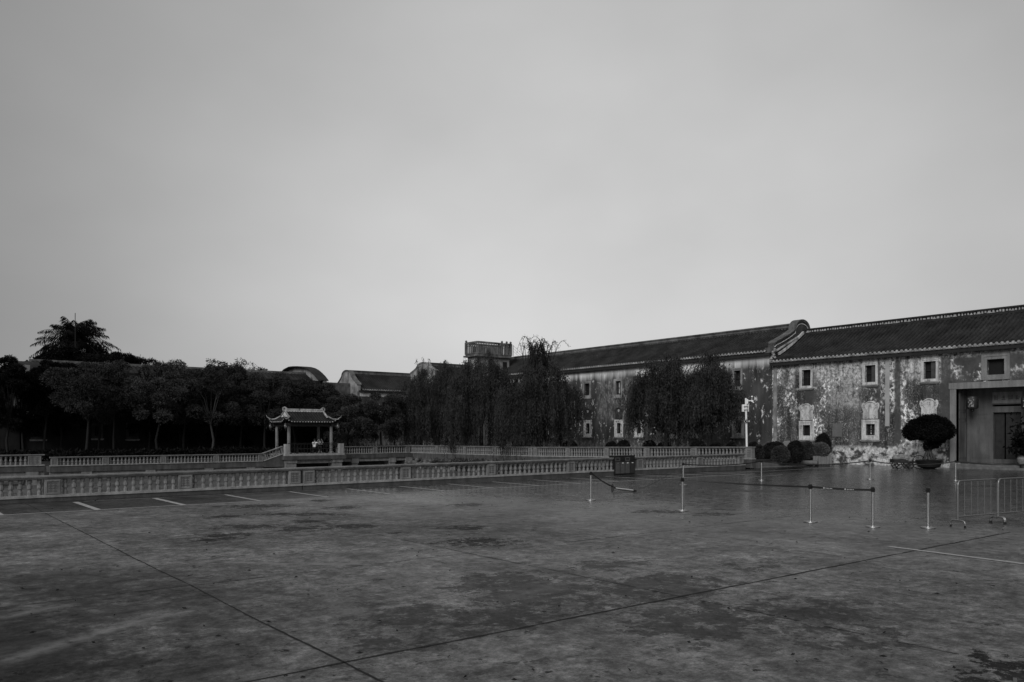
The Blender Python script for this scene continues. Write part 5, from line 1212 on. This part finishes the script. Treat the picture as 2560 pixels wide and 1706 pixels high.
cs = [tuple(dirR * r_ + dF * f_)[:2] + (z_, a_, h_) for (r_, f_, z_, a_, h_) in ((-1.12, 0, 2.22, .55, .50), (-.72, .2, 2.42, .62, .60), (-.2, -.1, 2.62, .70, .64), (.35, .1, 2.66, .62, .62), (.75, -.1, 2.50, .62, .62), (1.15, 0, 2.28, .55, .52), (0, .45, 2.3, .9, .62), (.1, -.45, 2.2, .75, .55), (.28, -.1, 1.62, .42, .42), (-.05, 0, 1.35, .26, .34), (.65, 0, 1.78, .40, .28))]
cs = [(a * .9, b_ * .9, c, r_ * .92, h * .92) for a, b_, c, r_, h in cs]
cap_mass(cs, 17000, .09, M['leaf_black'], tp, 9)
MB().lathe([(.30, 0), (.62, .12), (.72, .42), (.76, .50), (.70, .54)], 18).build('basin', M['bin_body'], tp)
# handcart
def wheel(parent, x, y, r_, spokes=10, name='wheel', tyre=.03):
    g2 = bpy.data.objects.new(name, None)
    m = MB(); m.tube([(x + r_ * math.cos(2 * PI * i / 24), y, r_ + r_ * math.sin(2 * PI * i / 24)) for i in range(25)], tyre, 6, cap=False)
    o_ = m.build(name, M['rubber'], parent); k = MB()
    for i in range(spokes):
        a = 2 * PI * i / spokes; k.tube([(x, y, r_), (x + (r_ - .02) * math.cos(a), y, r_ + (r_ - .02) * math.sin(a))], .008, 4)
    k.tube([(x, y - .05, r_), (x, y + .05, r_)], .04, 8); k.build('hub_and_spokes', M['darkwood'], o_)
hx_, hy_ = gnd(2255, 1171)
hc = empty('handcart', (hx_, hy_, 0), 'old dark handcart with small spoked wheels carrying a heap of sacking', 'handcart', rz=-YAW)
MB().box(-.62, .10, -.28, .28, .36, .56).box(-.70, .72, -.24, -.20, .33, .36).box(-.70, .72, .20, .24, .33, .36).box(.10, .72, -.28, .28, .36, .44).build('tray', M['darkwood'], hc)
for (x_, y_) in ((-.34, -.30), (.36, -.30), (-.34, .22), (.36, .22)): wheel(hc, x_, y_, .19)
q = MB(); rn = random.Random(3)
for (x_, z_, r_) in ((-.35, .60, .26), (-.05, .66, .25), (.2, .58, .28), (.45, .5, .26)): q.lathe([(r_ * .9, -.08), (r_, .04), (r_ * .75, .16), (r_ * .25, .22)], 9, (x_, 0, z_))
o = q.build('sack_heap', M['sack']); o.location = (hx_, hy_, 0); o.rotation_euler = (0, 0, -YAW); tagk(o, 'heap of grey sacking lying on the handcart', 'sacks')
wx_, wy_ = gnd(2297, 1172)
cw = empty('cart_wheel', (wx_, wy_, 0), 'large iron-rimmed cart wheel leaning between the handcart and the topiary basin', 'wheel', rz=-YAW)
wheel(cw, 0, 0, .40, 12, 'rim', .025)
# hanging lantern in the portal, second one at the frame edge
def big_lantern(px, label):
    Y_, zt_ = onX(px, 991, XF + .4); z0 = 4.86
    r = empty('lantern', (XF + .4, Y_, z0), label, 'lantern', 'drum lanterns hanging in the portal')
    _, zb_ = onX(px, 1022, XF + .4); a, b2 = zt_ - z0, zb_ - z0
    MB().tube([(0, 0, 0), (0, 0, a)], .010, 5).build('cord', M['rubber'], r)
    MB().lathe([(.12, a + .02), (.30, a - .03), (.335, a - .10), (.335, b2 + .10), (.29, b2), (.10, b2 - .04)], 20).build('shade', M['lantern'], r)
    q = MB(); vs = [(.338 * math.cos(2.75 + i * .1), .338 * math.sin(2.75 + i * .1), z) for z in (b2 + .09, a - .11) for i in range(11)]; q.add(vs, [(i, i + 1, 12 + i, 11 + i) for i in range(10)])
    q.build('painted_marks', M['lantern_band'], r)
    MB().lathe([(.10, b2 - .04), (.11, b2 - .12), (.04, b2 - .20)], 12).build('bottom_cap', M['rubber'], r)
    MB().tube([(0, 0, b2 - .2), (0, 0, b2 - .62)], [.02, .018], 6).build('tassel', M['rubber'], r)
big_lantern(2431, 'drum lantern with pale painted marks hanging at the left of the portal'); big_lantern(2569, 'drum lantern hanging at the right of the portal, cut by the frame')
# potted plant by the door at the right edge
ppx, ppy = gnd(2556, 1176); pp = empty('potted_plant', (ppx, ppy, 0), 'tall dark potted plant in a pale urn at the right edge beside the door', 'potted plant')
MB().lathe([(.20, 0), (.24, .05), (.16, .12), (.16, .3), (.30, .34)], 12).build('stand', M['bin_body'], pp)
MB().lathe([(.16, .34), (.26, .5), (.29, .65), (.22, .78), (.26, .84)], 14).build('urn', M['trim_old'], pp)
rng = np.random.default_rng(77); n = 700; P = np.stack([rng.normal(0, .25, n), rng.normal(0, .25, n), .85 + np.abs(rng.normal(0, .9, n)).clip(0, 2.3)], 1); D = rng.normal(size=(n, 3)) + np.array([0, 0, .3])
quads('foliage', leaves(P, D, rng.uniform(.2, .42, n), .06, rng), M['leaf_black'], pp)
q = MB(); q.tube([(0, 0, .8), (.05, 0, 1.8), (0, .05, 2.9)], [.03, .025, .01], 6); q.build('stem', M['bark_pale'], pp)
# ------------------------------------------------------------------ trees
def limbs(root, x, y, z0, top, r0, seed, n=6, spread=1.0, m='bark', fork=.35, sway=.15):
    rn = random.Random(seed); q = MB(); H = top - z0; f = fork; pts = [(0, 0, 0), (rn.uniform(-sway, sway), rn.uniform(-sway, sway), H * f * .5), (rn.uniform(-sway, sway) * 1.5, rn.uniform(-sway, sway) * 1.5, H * f)]
    q.tube(pts, [r0, r0 * .8, r0 * .65], 8); ends = []
    for k in range(n):
        a = 2 * PI * k / n + rn.uniform(-.4, .4); rr_ = spread * rn.uniform(.55, 1.0); hh = H * rn.uniform(.7, .98)
        p1 = Vector(pts[-1]); p3 = Vector((rr_ * math.cos(a), rr_ * math.sin(a), hh)); p2 = p1.lerp(p3, .45) + Vector((0, 0, H * .10))
        q.tube([p1 - Vector((0, 0, .1)), p2, p3], [r0 * .45, r0 * .28, r0 * .08], 6); ends.append(p3)
        for j in range(3):
            p4 = p2.lerp(p3, .2 + .25 * j) + Vector((rn.uniform(-.6, .6) * spread * .5, rn.uniform(-.6, .6) * spread * .5, rn.uniform(.1, .9))); q.tube([p2.lerp(p3, .15 + .25 * j), p4], [r0 * .14, r0 * .04], 5)
    q.build('trunk', M[m], root); return ends
def willow(px, X, ytop, yhang, hw, seed, label, nstr=520, z0=.2, wisps=0, low=.5, dens=.105):
    nstr = int(nstr * 1.8)
    Y, zt_ = onX(px, ytop, X); a, b_, c = ray(px, ytop); d = X / a; Rc = hw * d / F; _, zh = onX(px, yhang, X)
    r = empty('willow_tree', (X, Y, z0), label, 'tree', 'willow trees along the terrace'); rng = np.random.default_rng(seed); H = zt_ - z0
    limbs(r, X, Y, 0, H * .88, .22, seed, 9, Rc * .75, fork=.3)
    V = []; ncl = 46; cl = []
    for i in range(ncl):
        a_ = rng.uniform(0, 2 * PI); rr_ = Rc * math.sqrt(rng.uniform(0, 1)) * .92; q_ = rr_ / Rc
        zz = H * (1 - .42 * q_ ** 2.0 - rng.uniform(0, .14)); lo_ = (zh - z0) + (zz - (zh - z0)) * max(0, rng.uniform(-.22, .55 if q_ > .5 else .4))
        cl.append((rr_ * math.cos(a_), rr_ * math.sin(a_), zz, rng.uniform(.55, 1.0), lo_, rng.uniform(.15, .7)))
    for s in range(nstr):
        cx_, cy_, cz_, cr, lo_, sw_ = cl[rng.integers(ncl)]
        da = rng.uniform(0, 2 * PI); dr_ = min(1.6, abs(rng.normal()) * .62); x_ = cx_ + math.cos(da) * dr_ * cr; y_ = cy_ + math.sin(da) * dr_ * cr
        z_ = cz_ - .55 * cr * dr_ ** 2 + rng.uniform(-.35, .15)
        rad = math.hypot(x_, y_) + 1e-6; ox, oy = x_ / rad, y_ / rad
        end = lo_ + (z_ - lo_) * (.10 + .32 * dr_ * rng.uniform(.3, 1.2)) if rng.uniform() < .88 else max(zh - z0 - .3, lo_ - rng.uniform(.1, .9))
        Ls = max(.4, z_ - end); n = int(Ls / dens) + 2; t = np.linspace(0, 1, n); swing = sw_ * rng.uniform(.6, 1.2); ph = rng.uniform(0, 6)
        P = np.stack([x_ + ox * swing * np.sqrt(t) + .07 * np.sin(t * 4 + ph), y_ + oy * swing * np.sqrt(t) + .07 * np.cos(t * 3 + ph), z_ + .16 * np.sin(np.minimum(t * 8, PI)) - Ls * t], 1)
        P += rng.normal(size=P.shape) * .035; D = rng.normal(size=P.shape) * .42 + np.array([0, 0, -1.0]); V.append(leaves(P, D, rng.uniform(.13, .26, n), rng.uniform(.018, .034), rng))
    quads('crown', np.concatenate(V), M['willow'], r)
    if wisps:
        q = MB(); rn = random.Random(seed + 5); V = []
        for k in range(wisps):
            a_ = rn.uniform(0, 2 * PI); L_ = rn.uniform(1.0, 2.3); p0 = Vector((rn.uniform(-1.1, 1.1), rn.uniform(-.9, .9), H * rn.uniform(.84, .92))); w_ = rn.uniform(.25, .8); pts = []
            for i in range(8):
                t = i / 7; pts.append(p0 + Vector((math.cos(a_) * L_ * w_ * t, math.sin(a_) * L_ * w_ * t, L_ * (2.2 * t - 1.7 * t * t) * 1.25)))
            q.tube(pts, [.022 * (1 - t / 8) + .006 for t in range(8)], 4)
            pp_ = np.array([tuple(p) for p in pts[3:] for _ in range(4)]) + rng.normal(size=(20, 3)) * .07; V.append(leaves(pp_, rng.normal(size=(20, 3)) + np.array([0, 0, -.8]), rng.uniform(.12, .24, 20), .022, rng))
        q.build('top_twigs', M['bark'], r); quads('top_leaves', np.concatenate(V), M['willow'], r)
    return r
willow(1665, 45.5, 868, 1098, 98, 11, 'broad willow before the long facade at the right, trunk showing behind the terrace balustrade', 1000, z0=.3)
willow(1775, 46.5, 868, 1075, 66, 16, 'willow overlapping the right side of the broad one, its edge against the smooth wall', 700, z0=.3) 
willow(1345, 43.4, 876, 1135, 104, 12, 'tall willow in the centre with bare twigs rising above the long roof', 1050, wisps=74)
willow(1205, 43.0, 872, 1150, 98, 13, 'willow in front of the tower, its branches trailing over the balustrade', 1050)
willow(1055, 43.6, 915, 1135, 78, 14, 'willow at the left end of the row beside the pond corner', 850, wisps=5)
willow(1118, 46.0, 890, 1110, 60, 17, 'narrow willow wedged between the two left willows', 650)
def feather_tree(px, Y, ytop, ybot, hw, seed, label, n=9000, m='leaf', trunk='bark', z0=0.0, leaf=.26, group='trees behind the left walkway', nl=None, flat=.58, name='leafy_tree', up=.0, twig=False):
    X, zt_ = onY(px, ytop, Y); _, zb_ = onY(px, ybot, Y); a, b_, c = ray(px, ytop); d = Y / b_; Rc = hw * d / F
    r = empty(name, (X, Y, z0), label, 'tree', group); rng = np.random.default_rng(seed)
    limbs(r, X, Y, 0, (zt_ - z0) * .93, .10 + .012 * Rc, seed, 7, Rc * .7, m=trunk, fork=.38)
    nl = nl or int(16 + Rc * 7); V = []; zc, hz = (zt_ + zb_) / 2 - z0, (zt_ - zb_) / 2
    for i in range(nl):
        u = rng.normal(size=3); u /= np.linalg.norm(u); rr_ = rng.uniform(.35, .92) ** .6
        c_ = np.array([u[0] * Rc * rr_, u[1] * Rc * rr_, zc + u[2] * hz * rr_]); lr = rng.uniform(.55, 1.0) * (.55 + .12 * Rc)
        k = int(n / nl); v = rng.normal(size=(k, 3)); v /= np.linalg.norm(v, axis=1, keepdims=True); v[:, 2] = np.abs(v[:, 2]) * np.where(rng.uniform(size=k) < .8, 1, -1)
        sh = rng.uniform(.55, 1.0, (k, 1)); P = c_ + v * sh * np.array([lr, lr, lr * flat * 1.4]); D = v * np.array([1, 1, .2]) + rng.normal(size=(k, 3)) * .45 + np.array([0, 0, -.45 + up])
        V.append(leaves(P, D, rng.uniform(.5, 1.15, k) * leaf, leaf * .16, rng))
    quads('crown', np.concatenate(V), M[m], r); return r
G1 = 'trees behind the left walkway'
for i, (px, Y, yt, yb, hw, lb_, m) in enumerate([
    (20, 79, 930, 1080, 48, 'dark tree at the left edge before the side wall', 'leaf_black'),
    (110, 80, 935, 1040, 45, 'dark thin tree between the framed window and the left corner', 'leaf_black'),
    (60, 82, 950, 1100, 52, 'black back-row tree over the left house corner', 'leaf_black'),
    (150, 82, 930, 1105, 56, 'black back-row tree right of the left house corner', 'leaf_black'),
    (245, 82, 928, 1060, 56, 'black back-row tree above the dim middle window', 'leaf_black'),
    (372, 82, 930, 1112, 52, 'black back-row tree filling the gap right of the framed window', 'leaf_black'),
    (450, 82, 932, 1112, 56, 'black back-row tree behind the paler feathery trees', 'leaf_black'),
    (540, 82, 930, 1112, 58, 'black back-row tree behind the pale straight trunk', 'leaf_black'),
    (630, 82, 935, 1112, 58, 'black back-row tree left behind the pavilion', 'leaf_black'),
    (715, 82, 962, 1112, 56, 'black back-row tree seen through the pavilion', 'leaf_black'),
    (800, 82, 985, 1112, 52, 'black back-row tree right behind the pavilion', 'leaf_black'),
    (215, 76, 928, 1058, 82, 'broad feathery tree left of the framed windows', 'leaf'),
    (285, 79, 930, 1030, 60, 'dark feathery tree touching the framed window pair', 'leaf'),
    (395, 75, 922, 1052, 62, 'paler feathery tree with bright topmost clumps, right of the framed window', 'leaf_mid'),
    (460, 77, 925, 1060, 62, 'feathery tree directly below the small treetops on the ridge', 'leaf_mid'),
    (530, 74, 935, 1068, 64, 'feathery tree with a pale straight trunk above the walkway', 'leaf'),
    (600, 77, 930, 1060, 62, 'feathery tree between the pale trunk and the pavilion', 'leaf'),
    (662, 74, 945, 1075, 58, 'feathery tree overhanging the left side of the pavilion roof', 'leaf'),
    (735, 77, 952, 1040, 60, 'dark tree directly behind the pavilion ridge', 'leaf'),
    (800, 78, 955, 1040, 48, 'dark tree behind the right end of the pavilion roof', 'leaf'),
    (868, 73, 985, 1100, 56, 'fine twiggy tree right of the pavilion', 'leaf'),
    (955, 70, 985, 1108, 52, 'dark leafy tree between the twiggy tree and the willows', 'willow')]):
    feather_tree(px, Y, yt - (40 if px < 390 else (22 if px < 700 else 5)), yb + 8, hw * 1.25, 100 + i, lb_, m=m, n=27000, leaf=.21, trunk='bark_pale' if i in (15,) else 'bark')
G2 = 'treetops showing above the left ridge'
feather_tree(200, 98.5, 850, 965, 92, 201, 'large dark tree behind the house under the palm', m='leaf_black', group=G2, n=34000, leaf=.30, nl=60)
feather_tree(285, 104, 878, 950, 75, 202, 'dark tree sloping down to the right of the palm', m='leaf_black', group=G2, n=22000, leaf=.27)
feather_tree(135, 102, 872, 950, 52, 203, 'small dark tree left of the palm trunk', m='leaf_black', group=G2, n=14000, leaf=.27)
feather_tree(548, 98, 900, 945, 40, 204, 'sparse treetop rising above the middle of the left ridge', m='leaf', group=G2, n=1500, nl=12)
feather_tree(605, 98, 897, 945, 22, 205, 'thin high twig of leaves above the left ridge', m='leaf', group=G2, n=500, nl=5)
feather_tree(435, 98, 913, 945, 34, 206, 'low rounded treetop above the left ridge', m='leaf', group=G2, n=1500, nl=10)
feather_tree(640, 98, 917, 945, 30, 207, 'low treetop on the ridge just left of the curved gable', m='leaf', group=G2, n=1100, nl=8)
feather_tree(28, 92, 912, 990, 32, 208, 'dense vine growth over the roof at the left edge', m='leaf_black', group=None, n=6000, leaf=.3, name='vine')
# palm
Xp, zp = onY(190, 850, 100); pm = empty('palm_tree', (Xp, 100, 0), 'tall palm with arching fronds above the left house', 'palm tree')
MB().tube([(0, 0, 0), (.1, 0, zp * .5), (0, 0, zp + .2)], [.28, .22, .2], 10).build('trunk', M['bark'], pm)
rng = np.random.default_rng(31); nf = 34
for k in range(nf):
    az = 2 * PI * k / nf + rng.uniform(-.15, .15); el = [1.3, .2, .75, 1.05, -.1, .5][k % 6] + rng.uniform(-.12, .12); L_ = rng.uniform(3.4, 4.7); n = 26; t = np.linspace(0, 1, n); sp = []
    d0 = np.array([math.cos(az) * math.cos(el), math.sin(az) * math.cos(el), math.sin(el)]); P = np.array([0, 0, zp]) + d0 * L_ * t[:, None] + np.array([0, 0, -1.0]) * (L_ * .42 * t ** 2.6)[:, None] + np.array([math.cos(az), math.sin(az), 0]) * (L_ * .12 * t ** 2)[:, None]
    fo = MB().tube([tuple(p) for p in P[::5]] + [tuple(P[-1])], [.04, .035, .03, .022, .015, .01, .006][:len(P[::5]) + 1], 5)
    fr_o = fo.build('frond', M['bark'], pm)
    V = []
    for s in (-1, 1):
        Pd = np.repeat(P[2:], 3, axis=0) + rng.normal(size=(3 * (n - 2), 3)) * .04; tan = np.gradient(P, axis=0)[2:]; tan /= np.linalg.norm(tan, axis=1, keepdims=True); sd_ = np.cross(tan, np.array([0, 0, 1.0])); sd_ /= np.linalg.norm(sd_, axis=1, keepdims=True)
        D = np.repeat(sd_ * s * .6 + tan * .45 + np.array([0, 0, -.75]), 3, axis=0) + rng.normal(size=(3 * (n - 2), 3)) * .14; le = np.repeat(1.25 * np.sin(PI * (.12 + .80 * t[2:])), 3) * rng.uniform(.8, 1.1, 3 * (n - 2)); V.append(leaves(Pd, D, le, .032, rng))
    quads('leaflets', np.concatenate(V), M['leaf_black'], fr_o)
# hedge strip at the foot of the trees
rng = np.random.default_rng(8); n = 9000; P = np.stack([rng.uniform(6, 42, n), rng.uniform(69.2, 70.4, n), rng.uniform(-.1, .75, n)], 1); D = rng.normal(size=(n, 3)) + np.array([0, 0, .8])
tagk(quads('undergrowth', leaves(P, D, rng.uniform(.15, .4, n), .06, rng), M['leaf_black']), 'dark undergrowth along the far bank at the foot of the trees', 'undergrowth', kind='stuff')
